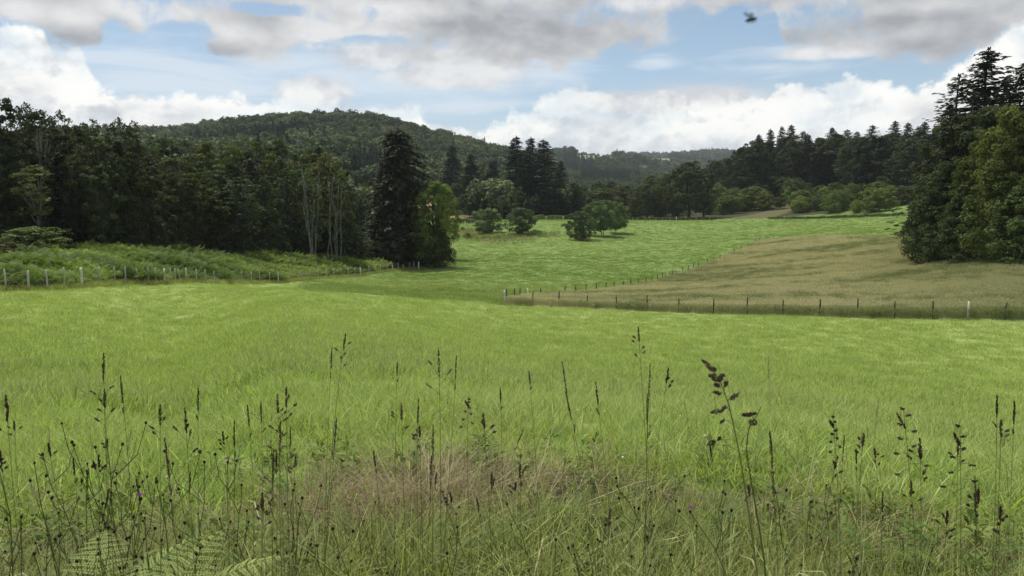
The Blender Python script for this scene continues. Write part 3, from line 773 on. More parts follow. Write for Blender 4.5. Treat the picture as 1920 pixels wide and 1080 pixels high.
    scatter('leafy_weeds', wk, drop(x, y), rots(r, len(x), .15), np.repeat(r.uniform(.45, .95, len(x))[:, None], 3, 1), r.integers(0, 4, len(x)), np.clip(r.normal(.3, .3, len(x)), 0, 1),
            'low broad-leaved weeds mixed into the rough grass of the verge', 'weeds')
    # --- bleached straw lying in a band
    sk = [tuft(140+s, 26, 0.16, 0.08, 0.22, 0.0045, M_straw, 1.3, 1.2) for s in range(4)]
    x, y, R, a = polar_pts(r, 3400, 3.0, 5.0, 0.0, 0.78)
    wob = fbm(x/1.3, y/1.3, 31, 3)-.5
    band = np.exp(-((R-4.45-wob*.6)/.21)**2)*(.05+1.0*np.clip(1.2-np.abs(np.arctan2(x, y)+.13)/.15, 0, 1)+.30*np.clip(1-np.abs(np.arctan2(x, y)-.42)/.14, 0, 1))+0.10*(fbm(x/.5, y/.5, 55, 2) > .58)
    keep = r.uniform(size=len(x)) < band
    x, y = x[keep], y[keep]
    scatter('dead_straw', sk, drop(x, y), rots(r, len(x), .2), np.repeat(r.uniform(.7, 1.2, len(x))[:, None], 3, 1), r.integers(0, 4, len(x)),
            np.clip(r.normal(.35, .35, len(x)), 0, 1), 'bleached dead straw lying matted between verge and field', 'straw')
    # --- tiny white flowers by both fences and in the verge
    g = Geo(); rr2 = rng(9)
    for i in range(6):
        c = np.array([rr2.normal(0, .12), rr2.normal(0, .12), rr2.uniform(.30, .62)])
        g.tube(np.array([[c[0]*.4, c[1]*.4, 0], c]), .003, 3, .2, cap=False)
        k = 8; p = c+np.stack([rr2.normal(0, .035, k), rr2.normal(0, .035, k), rr2.normal(0, .008, k)], -1)
        g.cards(p, np.tile([[0, 0, 1.]], (k, 1))+rr2.normal(0, .3, (k, 3)), .028, rr2.uniform(0, 1, k), 1.3, rr2)
    fk = [g.build('umbel', [M_white_fl])]
    F1 = [hit(px, py) for px, py in [(20, 541), (38, 538), (40, 533), (62, 538), (84, 541), (150, 540), (185, 533), (188, 530), (202, 529), (228, 530), (252, 529), (262, 531), (268, 529), (297, 531)]]
    F2 = []
    for _ in range(46): F2.append(hit(rr2.uniform(1830, 1925), rr2.uniform(560, 592)))
    for _ in range(26): F2.append(hit(rr2.uniform(1020, 1830), rr2.uniform(568, 594)))
    x = np.array([f[0] for f in F1+F2]); y = np.array([f[1] for f in F1+F2])
    scatter('white_wildflowers', fk, drop(x, y)+np.array([0, 0, .18]), rots(r, len(x)), np.repeat(r.uniform(.5, .85, len(x))[:, None], 3, 1), np.zeros(len(x), int), r.uniform(0, .5, len(x)),
            'scattered white wildflowers in the weeds beside the field fences', 'flowers')
    # small pale clover heads dotted over the near field
    g = Geo(); g.lathe([[.0001, -.008], [.009, -.004], [.012, .003], [.008, .010], [.0001, .012]], 7, (0, 0, .15), tint=.5); g.tube([[0, 0, 0], [0, 0, .145]], .0012, 3, .1, cap=False)
    ck = [g.build('clover', [M_white_fl])]
    x, y, R, a = polar_pts(r, 240, 4.6, 22, 1.0, 0.70)
    scatter('clover_heads', ck, drop(x, y), rots(r, len(x), .2), np.repeat(r.uniform(.4, .9, len(x))[:, None], 3, 1), np.zeros(len(x), int), r.uniform(0, .8, len(x)),
            'tiny pale clover heads dotted through the near field grass', 'flowers')
build_grass()

# ------------------------------------------------------------------ bracken (left bank)
def frond(g, r, L, W, base, dirv, up=0.8, droop=0.9, npin=14, npl=0, tint=None, w0=0.0):
    """fern frond: arched rachis with pairs of pinnae; npl>0 gives pinnules too"""
    d = np.array([dirv[0], dirv[1], 0.0]); d /= np.linalg.norm(d)
    sd_ = np.array([-d[1], d[0], 0.0])
    n = 12; t = np.linspace(0, 1, n)
    sl = up-(up+droop)*t**1.4
    st = np.stack([np.cos(sl), np.sin(sl)], -1)
    pos = np.concatenate([[[0, 0]], np.cumsum(st[:-1]*L/(n-1), 0)])
    pts = np.array(base)+pos[:, :1]*d+pos[:, 1:]*np.array([0, 0, 1.0])
    g.tube(pts, np.linspace(0.006, 0.0015, n)*(L/0.6), 4, 0.2, cap=False)
    tn = r.uniform(.2, .9) if tint is None else tint
    for k in range(npin):
        tt = 0.22+0.78*k/(npin-1); j = tt*(n-1); j0 = min(int(j), n-2); f = j-j0
        c = pts[j0]*(1-f)+pts[j0+1]*f; tan = pts[j0+1]-pts[j0]; tan /= np.linalg.norm(tan)
        nr = np.cross(tan, sd_); nr /= np.linalg.norm(nr)
        if nr[2] < 0: nr = -nr
        pl = W*(1-((tt-.22)/.78)**1.5)*0.98*min(1, .5+(tt-.22)*2.8)+.012*L
        pw = L*0.78/npin*(0.46 if npl == 0 else 0.36)
        for sgn in (-1, 1):
            ax = sd_*sgn*0.92+tan*0.36-nr*r.uniform(.05, .25); ax /= np.linalg.norm(ax)
            cr = np.cross(ax, nr); cr /= np.linalg.norm(cr)
            if npl == 0:
                V = [c, c+ax*pl*.35+cr*pw*.8, c+ax*pl-nr*pl*.12, c+ax*pl*.35-cr*pw*.8]
                g.add(V, [[0, 1, 2, 3]], None, np.clip(tn+r.normal(0, .12), 0, 1))
            else:
                q = np.linspace(.04, .97, npl); ll = pw*1.0*(1-q**1.7)+pw*.10
                cc = c+ax*(q*pl)[:, None]-nr*(pl*.16*q**2)[:, None]; wd = pl/npl*.42
                for s2 in (-1, 1):
                    tip = cc+cr*s2*ll[:, None]+ax*(ll*.35)[:, None]
                    mid = (cc+tip)/2
                    V = np.stack([cc, mid+ax*wd+nr*.001, tip, mid-ax*wd+nr*.001], 1)
                    g.add(V.reshape(-1, 3), np.arange(npl)[:, None]*4+np.arange(4)[None], None, np.clip(tn+r.normal(0, .08), 0, 1))
def build_bracken():
    ks = []
    for s in range(5):
        r = rng(200+s); g = Geo()
        for k in range(9):
            th = r.uniform(0, 6.283); b = (r.normal(0, .35), r.normal(0, .35), r.uniform(.0, .55))
            frond(g, r, r.uniform(.8, 1.15), .36, b, (math.cos(th), math.sin(th)), r.uniform(.9, 1.4), r.uniform(-.1, .6), 9)
        ks.append(g.build('bracken', [M_brack]))
    r = rng(210)
    x, y, R, a = polar_pts(r, 26000, 55, 165, 0.5, a0=-0.72, a1=-0.07)
    keep = inpoly(x, y, brk)
    x, y, R = x[keep], y[keep], R[keep]
    hn = fbm(x/10, y/3.6, 41, 2)
    sc = 0.60+2.0*np.clip(hn-.30, 0, .5)
    fr = np.array([f[3] for f in FL]); fa = np.array([math.atan2(f[0], f[1]) for f in FL])
    d = R-np.interp(np.arctan2(x, y), fa, fr)
    sc *= np.clip(0.85+d*.05, .85, 1.0)
    tone = np.clip((fbm(x/11, y/4, 42, 3)-.45)*3.6+r.normal(0, .15, len(x)), 0, 1)
    scatter('bracken', ks, drop(x, y), rots(r, len(x), .15), np.repeat(sc[:, None], 3, 1), r.integers(0, 5, len(x)), tone,
            'thick mid green bracken covering the bank behind the left fence', 'bracken')
    # low scrub island round the orchard trees
    r = rng(215); X = []; Y_ = []; SC = []
    for px, py, rx, ry in islands:
        for _ in range(int(rx*3.2)):
            q = hit(px+r.normal(0, rx*.5), py+r.normal(0, ry*.55)); X.append(q[0]); Y_.append(q[1]); SC.append(r.uniform(.3, .75))
    X = np.array(X); Y_ = np.array(Y_)
    scatter('orchard_scrub', ks, drop(X, Y_), rots(r, len(X), .15), np.repeat(np.array(SC)[:, None], 3, 1), r.integers(0, 5, len(X)), np.clip(r.normal(.2, .2, len(X)), 0, 1),
            'low brown and green scrub round the small orchard trees', 'scrub')
build_bracken()

# ------------------------------------------------------------------ trees
def broad(seed, H=20, Wd=4.6, base=0.16, nclump=70, nleaf=55, size=0.34, mat=None, bark=None, clump=1.25, narrow=1.0, sparse=0.0, dome=0.55, trunks=1, profile='oval'):
    r = rng(seed); g = Geo(); tg = Geo()
    bz = base*H; ch = H-bz
    t = r.uniform(0, 1, nclump)**0.9
    if profile == 'oval': pr = np.sin(np.pi*np.clip(t*.88+.08, 0, 1))**0.55
    elif profile == 'column': pr = 0.55+0.45*np.sin(np.pi*np.clip(t*.8+.1, 0, 1)); pr *= np.clip((1.02-t)*4, 0, 1)**.6
    elif profile == 'skirt': pr = (1-t**1.7)**.6*(0.9+.1*np.cos(3*t))
    else: pr = np.sqrt(np.clip(1-(2*t-1)**2, 0, 1))**.7
    th = r.uniform(0, 6.283, nclump)
    lob = 1+0.22*np.sin(2*th+seed)+0.15*np.sin(3*th+5*t+seed*2)
    rad = Wd*pr*lob*r.uniform(0, 1, nclump)**0.36
    rad = np.maximum(rad-clump*.35, 0)
    cz = bz+clump*.5+t*(ch-clump*1.1)
    cen = np.stack([rad*np.cos(th), rad*np.sin(th), cz], -1)
    cs = clump*r.uniform(.65, 1.3, nclump)*(1-.35*t)
    ctint = np.clip(r.normal(.45, .22, nclump), 0, 1)
    outw = cen-np.array([0, 0, bz+ch*.45]); outw /= np.linalg.norm(outw, axis=1)[:, None]+1e-6
    k = r.poisson(nleaf, nclump); ci = np.repeat(np.arange(nclump), k); n = len(ci)
    dr = r.normal(size=(n, 3))+outw[ci]*.55+np.array([0, 0, dome]); dr /= np.linalg.norm(dr, axis=1)[:, None]
    p = cen[ci]+dr*cs[ci][:, None]*np.array([1, 1, .8])*r.uniform(.55, 1.12, n)[:, None]
    nrm = dr+r.normal(0, .45, (n, 3))
    g.cards(p, nrm, size*r.uniform(.55, 1.25, n), np.clip(ctint[ci]+r.normal(0, .15, n), 0, 1), 1.0, r)
    cm = g.build('crown', [mat or M_broad])
    # trunk and limbs
    for q in range(trunks):
        ox, oy = (0, 0) if trunks == 1 else r.normal(0, Wd*.12, 2)
        wob = np.cumsum(r.normal(0, .012*H, (6, 2)), 0); zt = np.linspace(-.3, H*.82, 6)
        pts = np.stack([ox+wob[:, 0]-wob[0, 0], oy+wob[:, 1]-wob[0, 1], zt], -1)
        tg.tube(pts, np.linspace(H*.016, H*.003, 6)*(1 if trunks == 1 else .6), 7)
        for j in range(0, nclump, max(1, nclump//(22//trunks+2))):
            z0 = max(bz*.7, cen[j][2]*.62); f = np.interp(z0, zt, np.arange(6)); i0 = min(int(f), 4); b = pts[i0]+(pts[i0+1]-pts[i0])*(f-i0)
            m = (b+cen[j])/2+np.array([0, 0, -.04*H])*r.uniform(.2, 1)
            tg.tube(np.array([b, m, cen[j]]), np.array([H*.006, H*.004, H*.0015]), 5)
    return tg.build('trunk', [bark or M_bark], True), cm
def conifer(seed, H=26, Wd=4.2, base=0.06, mat=None, whorl=0.60, nb=11, dens=1.1, size=0.40, droop=0.25, power=0.72, ragged=.25, bark=None, csz=0.5):
    r = rng(seed); g = Geo(); tg = Geo()
    zt = np.linspace(-.3, H, 8); wob = np.cumsum(r.normal(0, .003*H, (8, 2)), 0)
    pts = np.stack([wob[:, 0]-wob[0, 0], wob[:, 1]-wob[0, 1], zt], -1)
    tg.tube(pts, np.linspace(H*.013, H*.0012, 8), 7)
    z = base*H; PP = []; NN = []; AL = []; SZ = []; TI = []
    while z < H*.985:
        t = (z-base*H)/(H*(1-base))
        Lm = Wd*(1-t)**power*(min(1, .65+t*2.5))+.30
        for b in range(max(4, int(nb*(1-.15*t)))):
            if r.uniform() < .08: continue
            th = r.uniform(0, 6.283); L = Lm*r.uniform(1-ragged*1.6, 1+ragged*.7); d = np.array([math.cos(th), math.sin(th), 0])
            up = .25*t+r.normal(0, .08); zz = z+r.normal(0, whorl*.25)
            ax = np.array([np.interp(zz, zt, pts[:, 0]), np.interp(zz, zt, pts[:, 1]), zz])
            nn = max(3, int(L/csz*2.6*dens)); s = r.uniform(.12, 1, nn)**.8
            zc = up*s*L-droop*L*s**2+.12*L*np.clip(s-.75, 0, 1)*2
            w = .30*L*(1.05-s)+.12
            sid = np.array([-d[1], d[0], 0])
            off = r.uniform(-1, 1, nn)*w
            p = ax+d*(s*L)[:, None]+sid*off[:, None]; p[:, 2] += zc-.25*np.abs(off)+r.normal(0, .06, nn)
            al = d+sid*(np.sign(off)*.8)[:, None]; al = al+np.array([0, 0, -.25])
            nr = np.tile([[0, 0, 1.0]], (nn, 1))+d*.25+r.normal(0, .35, (nn, 3))
            PP.append(p); NN.append(nr); AL.append(al); SZ.append(size*r.uniform(.6, 1.3, nn)*(1-.25*t)); TI.append(np.clip(r.normal(.45, .2)+r.normal(0, .15, nn), 0, 1))
            if L > .8 and r.uniform() < .35: tg.tube(np.array([ax, ax+d*L*.45+np.array([0, 0, (up*.45-droop*.2)*L])]), [H*.0018, H*.0007], 3, cap=False)
        z += whorl*(1-.6*t)*r.uniform(.8, 1.2)
    g.cards(np.vstack(PP), np.vstack(NN), np.concatenate(SZ), np.concatenate(TI), .75, r, np.vstack(AL))
    n = 14; g.cards(np.stack([r.normal(0, .08, n), r.normal(0, .08, n), H-r.uniform(0, 1.2, n)], -1)+np.array([pts[-1][0], pts[-1][1], .15]), r.normal(size=(n, 3))*np.array([1, 1, .2]), .25, .4, .4, r, np.tile([[0, 0, 1.0]], (n, 1)))
    return tg.build('trunk', [bark or M_bark], True), g.build('crown', [mat or M_con])
def snag(seed, H=16):
    r = rng(seed); tg = Geo()
    for q in range(5):
        b = np.array([r.normal(0, .5), r.normal(0, .5), -.3]); lean = r.normal(0, .07, 2); zt = np.linspace(0, 1, 6); h = H*r.uniform(.7, 1)
        pts = b+np.stack([lean[0]*h*zt+r.normal(0, .12, 6), lean[1]*h*zt+r.normal(0, .12, 6), zt*h], -1)
        tg.tube(pts, np.linspace(.13, .035, 6), 6)
        for k in range(9):
            i = r.integers(2, 6); a = pts[i]; L = r.uniform(1, 2.6); th = r.uniform(0, 6.28)
            e = a+np.array([math.cos(th)*L*.5, math.sin(th)*L*.5, L*.85]); m = (a+e)/2+r.normal(0, .12, 3)
            tg.tube(np.array([a, m, e]), [.045, .03, .012], 4)
    g = Geo(); n = 260
    p = np.stack([r.normal(0, 1.5, n), r.normal(0, 1.5, n), H*r.uniform(.45, 1.0, n)], -1)
    g.cards(p, r.normal(size=(n, 3)), .22*r.uniform(.6, 1.2, n), r.uniform(0, 1, n), 1, r)
    return tg.build('trunk', [M_pale], True), g.build('crown', [M_broad])

K = {}
def kind(name, fn): K[name] = fn
PR = {}
def proto(name):
    if name not in PR:
        PR[name] = {
          'wa': lambda: broad(1, 20, 4.4, .10, 85, 60, .30, profile='column', clump=1.3),
          'wb': lambda: broad(2, 20, 3.8, .13, 75, 60, .28, profile='column', clump=1.2),
          'wc': lambda: broad(3, 20, 5.0, .08, 95, 60, .30, profile='oval', clump=1.4),
          'wd': lambda: broad(4, 20, 3.4, .25, 60, 34, .24, profile='oval', clump=1.1, bark=M_pale),
          'thin': lambda: broad(5, 20, 3.6, .35, 60, 30, .20, profile='oval', clump=1.0, bark=M_bark),
          'ball': lambda: broad(6, 20, 7.5, .10, 120, 70, .42, profile='round', clump=2.0, dome=.9),
          'ball2': lambda: broad(7, 20, 8.5, .02, 120, 70, .42, profile='round', clump=2.1, dome=.9),
          'big': lambda: broad(8, 20, 6.0, .02, 210, 95, .22, profile='skirt', clump=1.45, dome=.9),
          'big2': lambda: broad(9, 20, 5.6, .02, 190, 95, .22, profile='oval', clump=1.4, dome=.9),
          'bush': lambda: broad(10, 6, 3.6, .0, 70, 60, .16, profile='skirt', clump=.8, dome=.8),
          'bush2': lambda: broad(11, 6, 3.0, .0, 60, 60, .17, profile='round', clump=.9, dome=.9),
          'orch': lambda: broad(12, 8, 4.3, 0.0, 170, 80, .17, mat=M_orch, profile='round', clump=.8, dome=.8, trunks=3),
          'orch2': lambda: broad(13, 8, 4.2, .03, 160, 80, .17, mat=M_orch, profile='round', clump=.8, dome=.6, trunks=3),
          'orch3': lambda: broad(14, 10, 5.0, .14, 160, 80, .20, mat=M_orch, profile='round', clump=1.0, dome=.6, trunks=2),
          'ca': lambda: conifer(21, 26, 4.3, .05),
          'cb': lambda: conifer(22, 26, 3.6, .06, power=.65),
          'cc': lambda: conifer(23, 26, 5.0, .04, power=.8, ragged=.35),
          'big_spruce': lambda: conifer(24, 26, 7.0, .02, whorl=.55, nb=16, size=.44, power=.42, ragged=.55, droop=.5, dens=1.4),
          'larch': lambda: conifer(25, 26, 4.6, .10, whorl=.75, nb=10, dens=.9, size=.32, ragged=.45, droop=.1, power=.6),
          'open_fir': lambda: conifer(26, 26, 4.2, .08, whorl=.62, nb=12, dens=1.05, size=.36, ragged=.35, droop=.22, power=.62),
          'pole': lambda: broad(15, 20, 3.4, .40, 55, 42, .26, profile='column', clump=1.15, bark=M_pale),
          'snag': lambda: snag(27),
        }[name]()
    return PR[name]
HT = {'bush': 6, 'bush2': 6, 'orch': 8, 'orch2': 8, 'orch3': 10, 'ca': 26, 'cb': 26, 'cc': 26, 'big_spruce': 26, 'larch': 26, 'open_fir': 26, 'snag': 16}
TR = rng(99)
def tree(kindname, px, R, toppy, label, group=None, wide=1.0, tint=(1, 1, 1), name=None, cat=None, wpx=None, basepy=450, rz=None):
    x, y = polar(px, R, basepy); z = gz(x, y)
    H = topz(px, R, toppy)-z
    h0 = HT.get(kindname, 20); s = H/h0
    tm, cm = proto(kindname)
    sw = s*wide
    con = kindname in ('ca', 'cb', 'cc', 'big_spruce', 'larch', 'open_fir')
    if wpx is not None:
        full = {'wa': 8.6, 'wb': 7.6, 'wc': 10, 'wd': 6.8, 'pole': 6.8, 'thin': 7.2, 'ball': 15, 'ball2': 17, 'big': 12, 'big2': 11.4, 'bush': 7.2, 'bush2': 6.2, 'orch': 8.2, 'orch2': 8, 'orch3': 9.4,
                'ca': 8, 'cb': 7, 'cc': 9, 'big_spruce': 11.5, 'larch': 8, 'open_fir': 8, 'snag': 4}[kindname]
        sw = (wpx*R/FPX)/full
    nm = name or ('conifer' if con else 'bush' if kindname.startswith('bush') else 'broadleaf_tree')
    e = thing(nm, (x, y, z-.05), TR.uniform(0, 6.28) if rz is None else rz, (sw, sw, s), label, cat or ('shrub' if nm == 'bush' else 'tree'), group)
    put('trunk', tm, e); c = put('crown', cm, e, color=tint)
    return e

def build_trees():
    r = rng(300)
    DK = (0.80, 0.80, 0.80)
    # ---------- left wood: silhouette against the sky
    sil = [(-45, 165, 'wb'), (22, 180, 'wb'), (66, 192, 'thin'), (88, 205, 'wd'), (128, 206, 'thin'), (150, 232, 'wb'), (186, 222, 'thin'), (236, 220, 'thin'), (262, 226, 'thin')]
    labs = [None, 'tall dark tree at the left picture edge, highest of the left wood', 'thin-topped tree second from the left edge of the left wood',
            'slender dark tree with open twiggy top just right of the tallest left tree', 'dark tree with ragged airy top above the left wood, centre of the skyline gap',
            'shorter full-crowned dark tree between two airy-topped trees on the left skyline', 'narrow twiggy tree poking above the left wood skyline',
            'bare-topped spindly tree showing sky through its twigs near the hill end', 'last spindly see-through tree where the left skyline meets the hill']
    for (px, py, kd), lb in zip(sil, labs):
        tree(kd, px, 128 if kd != 'thin' else 134, py, lb or 'tall dark tree half cut off by the left picture edge', 'trees on the left skyline', tint=DK, wpx=85 if kd != 'thin' else 70)
    # front, middle and back rows
    G = 'trees of the left wood'
    top = lambda px: float(np.interp(px, [0, 60, 120, 180, 240, 300, 360, 420, 480, 540, 600, 650], [225, 235, 250, 255, 262, 262, 275, 290, 285, 280, 282, 300]))
    for row, (R0, dpy, step) in enumerate([(122, 40, 44), (131, 18, 40), (141, 4, 40), (152, -2, 46)]):
        px = -70+row*15
        while px < (640 if row < 3 else 655):
            RR = R0+max(0, (px-250))*0.085+r.uniform(-3, 3)
            kd = ['wa', 'wb', 'wc', 'wd', 'cb', 'pole'][r.choice(6, p=[.22, .30, .18, .12, .09, .09])]
            tp = top(px)+dpy+r.uniform(-24, 34)
            where = 'left part' if px < 220 else 'middle' if px < 430 else 'right part'
            rw = ['front edge', 'second row', 'inner rows', 'rear'][row]
            is_olive = px > 380 and row >= 2 and r.uniform() < .6  # some back-row trees at right get a brighter olive crown tint
            tree(kd, px, RR, tp, '%s tree in the %s of the %s of the left wood' % ('dark conifer' if kd == 'cb' else 'pale-trunked' if kd in ('wd', 'pole') else 'olive-topped leafy' if is_olive else 'dark leafy', rw, where), '%s, %s %s' % (G, rw, where),
                 tint=(1.45, 1.38, 1.0) if is_olive else tuple(r.uniform(.6, 1.35)*np.array([(1, 1, 1), (1.1, 1, .85), (.9, 1, 1.05)][r.integers(3)])), wpx=r.uniform(52, 84) if kd != 'cb' else 64)
            px += step*.82*r.uniform(.75, 1.25)
    # dark undergrowth at the foot
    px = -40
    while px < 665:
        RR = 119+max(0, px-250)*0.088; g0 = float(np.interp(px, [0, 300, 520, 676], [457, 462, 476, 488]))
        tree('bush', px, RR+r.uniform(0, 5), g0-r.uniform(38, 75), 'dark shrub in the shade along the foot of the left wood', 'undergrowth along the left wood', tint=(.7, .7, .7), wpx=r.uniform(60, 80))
        px += 33*r.uniform(.85, 1.15)
    tree('pole', 195, 119.5, 330, 'slim tree with a long pale bare trunk at the wood edge, left', None, tint=DK, wpx=40)
    tree('thin', 137, 119.5, 290, 'slim pale stemmed tree standing behind the leftmost bush', None, tint=DK, wpx=40)
    tree('orch', 70, 114, 423, 'rounded light green bush standing above the bracken at far left', None, tint=(1.0, .98, .62), wpx=112, name='bush')
    tree('bush', 20, 98, 452, 'dull olive brown bush at the left picture edge in the bracken', None, tint=(1.3, 1.05, .9), wpx=95, name='bush')
    tree('snag', 590, 143, 305, 'clump of bleached bare stems standing out of the left wood', None, name='dead_tree', tint=(1.2, 1, .8))
    tree('snag', 628, 146, 330, 'smaller clump of pale stems right of the bleached clump', None, name='dead_tree', wpx=40, tint=(1.2, 1, .8))
    tree('wc', 600, 158, 282, 'olive feathery tree fanning out behind the bleached stems', None, tint=(1.4, 1.3, .95), wpx=110)
    tree('big', 625, 158, 385, 'low dark dome-shaped tree at the right end of the left wood', None, tint=DK, wpx=120)
    tree('big', 560, 153, 400, 'low dark spreading tree beneath the bleached stems', None, tint=DK, wpx=110)
    # ---------- big spruce and the light broadleaf at its right
    tree('big_spruce', 752, 166, 240, 'huge dark ragged spruce standing alone right of the gap in the wood', None, tint=(1.2, 1.06, .95), wpx=114, name='spruce')
    tree('big_spruce', 738, 174, 292, 'second dark spruce standing close behind the huge ragged one', None, tint=(.9, .9, .9), wpx=96, name='spruce')
    tree('cc', 716, 172, 300, 'dark spruce tucked against the left side of the huge ragged spruce', None, tint=(.9, .85, .85), wpx=60, name='spruce')
    tree('big', 738, 162, 415, 'dark drooping tree at the left foot of the huge spruce', None, tint=DK, wpx=100)
    tree('big', 785, 166, 400, 'dark leafy tree at the right foot of the huge spruce', None, tint=(.9, .9, .9), wpx=80)
    tree('big2', 815, 161, 338, 'full light green tree catching the sun right of the huge spruce', None, tint=(2.0, 2.05, 1.25), wpx=84)  # crown tint raised to paint in the sunlight its near side lacks
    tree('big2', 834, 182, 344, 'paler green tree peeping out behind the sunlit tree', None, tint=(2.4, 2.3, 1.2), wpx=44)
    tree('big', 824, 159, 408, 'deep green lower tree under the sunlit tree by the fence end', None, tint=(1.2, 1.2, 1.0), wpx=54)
    # ---------- conifers behind the orchard
    for px, R, tp, w, lb in [(966, 345, 255, 78, 'left of three tall dark firs behind the orchard'), (992, 350, 257, 68, 'middle of three tall dark firs behind the orchard'), (1022, 345, 261, 90, 'right and broadest of three tall dark firs behind the orchard'),
                             (849, 385, 272, 60, 'dark conical fir left of the three tall firs, above the brown field'), (884, 390, 288, 60, 'second dark fir left of the three tall firs'),
                             (922, 395, 300, 60, 'shorter dull fir just left of the three tall firs'), (1048, 360, 300, 56, 'shorter fir at the right shoulder of the three tall firs')]:
        tree('ca' if px < 900 or px == 1023 else 'cb', px, R, tp, lb, 'tall firs behind the orchard', wpx=w, tint=(.95, 1, 1.1), name='fir_tree')
    for i in range(26):
        px = 842+i*9.6+r.uniform(-5, 5)
        tp = r.uniform(335, 372)
        tree(['ball', 'wc', 'ca'][r.integers(3)], px, r.uniform(345, 375), tp, 'dark low tree in the belt below the tall firs behind the orchard', 'dark belt below the tall firs', tint=(.95, .95, .9), wpx=r.uniform(34, 50), name='woodland_tree')
    # ---------- orchard trees in the field
    for px, by, tp, w, kd, lb in [(914, 437, 389, 58, 'orch', 'round grey-green fruit tree, left of the matching pair in the field'), (977, 439, 389, 58, 'orch2', 'round grey-green fruit tree, right of the matching pair in the field'),
                                  (1126, 443, 374, 66, 'orch3', 'largest fruit tree with drooping crown in the field clump'), (1156, 438, 377, 50, 'orch3', 'fruit tree at the right end of the field clump'),
                                  (1088, 450, 395, 54, 'orch2', 'lower ragged fruit tree at the left end of the field clump')]:
        q = hit(px, by)
        tree(kd, px, q[3], tp, lb, 'fruit trees standing in the field', wpx=w, tint=(1, 1, .9) if px < 1000 else (.8, .85, .7), name='fruit_tree')
    q = hit(1092, 452); tree('bush', 1092, q[3], 436, 'low scruffy bush at the foot of the left tree of the field clump', None, wpx=34, tint=(1.4, 1.4, 1.1))
    q = hit(1010, 438); tree('bush', 1003, q[3]+2, 430, 'low flat bush beside the right tree of the matching pair', None, wpx=30, tint=(1.2, 1.1, .9))
    q = hit(877, 446); tree('bush', 877, q[3], 436, 'low dark bush in the brown scrub left of the matching pair', None, wpx=28, tint=(1.2, 1.1, .9))
    q = hit(868, 432); tree('bush', 868, q[3], 425, 'tiny dark bush at the left rim of the brown scrub', None, wpx=12, tint=(1.1, 1.0, .9))
    # ---------- valley trees centre
    for i in range(46):
        px = 1052+i*4.9+r.uniform(-6, 6); R = r.uniform(350, 520)
        tp = float(np.interp(px, [1050, 1100, 1150, 1200, 1250, 1300], [350, 345, 338, 335, 325, 330]))+r.uniform(-5, 26)
        kd = ['ball', 'ball2', 'wc', 'wa'][r.integers(4)]
        tree(kd, px, R, tp, 'olive green leafy tree in the valley belt beyond the field edge', 'olive trees of the valley belt', wpx=r.uniform(32, 52), tint=(1.5, 1.35, 1.1) if r.uniform() < .6 else (1.0, 1.0, .9))
    tree('ball', 1130, 352, 352, 'broad domed tree directly behind the field clump of fruit trees', None, wpx=80, tint=(1.3, 1.2, 1.0))
    # ---------- right middle: dark tree and the shrub slope
    for px, R, tp, w, kd, lb in [(1290, 338, 300, 84, 'wc', 'big dark broad tree at the left end of the right hand slope'), (1318, 345, 312, 60, 'wa', 'dark tree leaning against the big dark tree on the right slope'),
                                 (1262, 342, 318, 44, 'wa', 'dark narrow tree left of the big dark tree on the right slope')]:
        tree(kd, px, R, tp, lb, None, wpx=w, tint=(.75, .75, .72))
    LB = 'rounded light green bush on the slope above the far field edge'
    gnd = lambda px: float(np.interp(px, [1330, 1400, 1500, 1600, 1700], [345, 345, 345, 330, 300]))
    for i in range(92):
        px = r.uniform(1325, 1712); f = r.uniform(0, 1)
        R0 = float(np.interp(px, [1330, 1430, 1550, 1700], [326, 345, 322, 285])); R = R0+5+f*75
        if 1350 < px < 1480 and f < .35: continue
        x, y = polar(px, R); z = gz(x, y); H = r.uniform(3.8, 9.0)*(1+.5*f*(px < 1500))
        h = math.atan2(z+H-CAMZ, R); py = 540-math.tan(h+PITCH)*FPX
        tree(['ball', 'ball2', 'bush2'][r.integers(3)], px, R, py, '%s, %s' % (LB, 'lower part' if f < .4 else 'upper part'), 'bushes on the right slope, %s' % ('lower' if f < .4 else 'upper'), wpx=H*r.uniform(1.0, 1.3)/R*FPX, name='bush', cat='shrub',
             tint=[(1.7, 1.75, 1.05), (2.3, 2.25, 1.25), (1.1, 1.15, .85)][r.integers(3)])
    # ---------- conifer ridge
    tops = [(1402, 262, 'wc'), (1416, 252, 'ca'), (1438, 242, 'cb'), (1459, 237, 'ca'), (1475, 234, 'cc'), (1496, 246, 'ca'), (1512, 262, 'cb'), (1523, 257, 'cb'), (1552, 239, 'cc'), (1577, 243, 'open_fir'), (1595, 247, 'ca'), (1612, 258, 'cb'),
            (1628, 235, 'open_fir'), (1646, 252, 'cb'), (1667, 227, 'cc'), (1690, 230, 'cb'), (1708, 238, 'ca'), (1722, 228, 'cb'), (1742, 236, 'ca')]
    nth = ['leftmost', 'second', 'third', 'fourth', 'fifth', 'sixth', 'seventh', 'eighth', 'ninth', 'tenth', 'eleventh', 'twelfth', 'thirteenth', 'fourteenth', 'fifteenth', 'sixteenth', 'seventeenth', 'eighteenth', 'nineteenth']
    for (px, tp, kd), nn in zip(tops, nth):
        tree(kd, px, r.uniform(455, 485) if px < 1600 else r.uniform(400, 420), tp, 'dark %s of the right ridge skyline, %s from its left end' % ('leafy tree' if kd == 'wc' else 'conifer', nn), 'conifers on the right ridge', wpx=r.uniform(38, 62), tint=(.9, .95, 1.0), name='ridge_conifer' if kd != 'wc' else None)
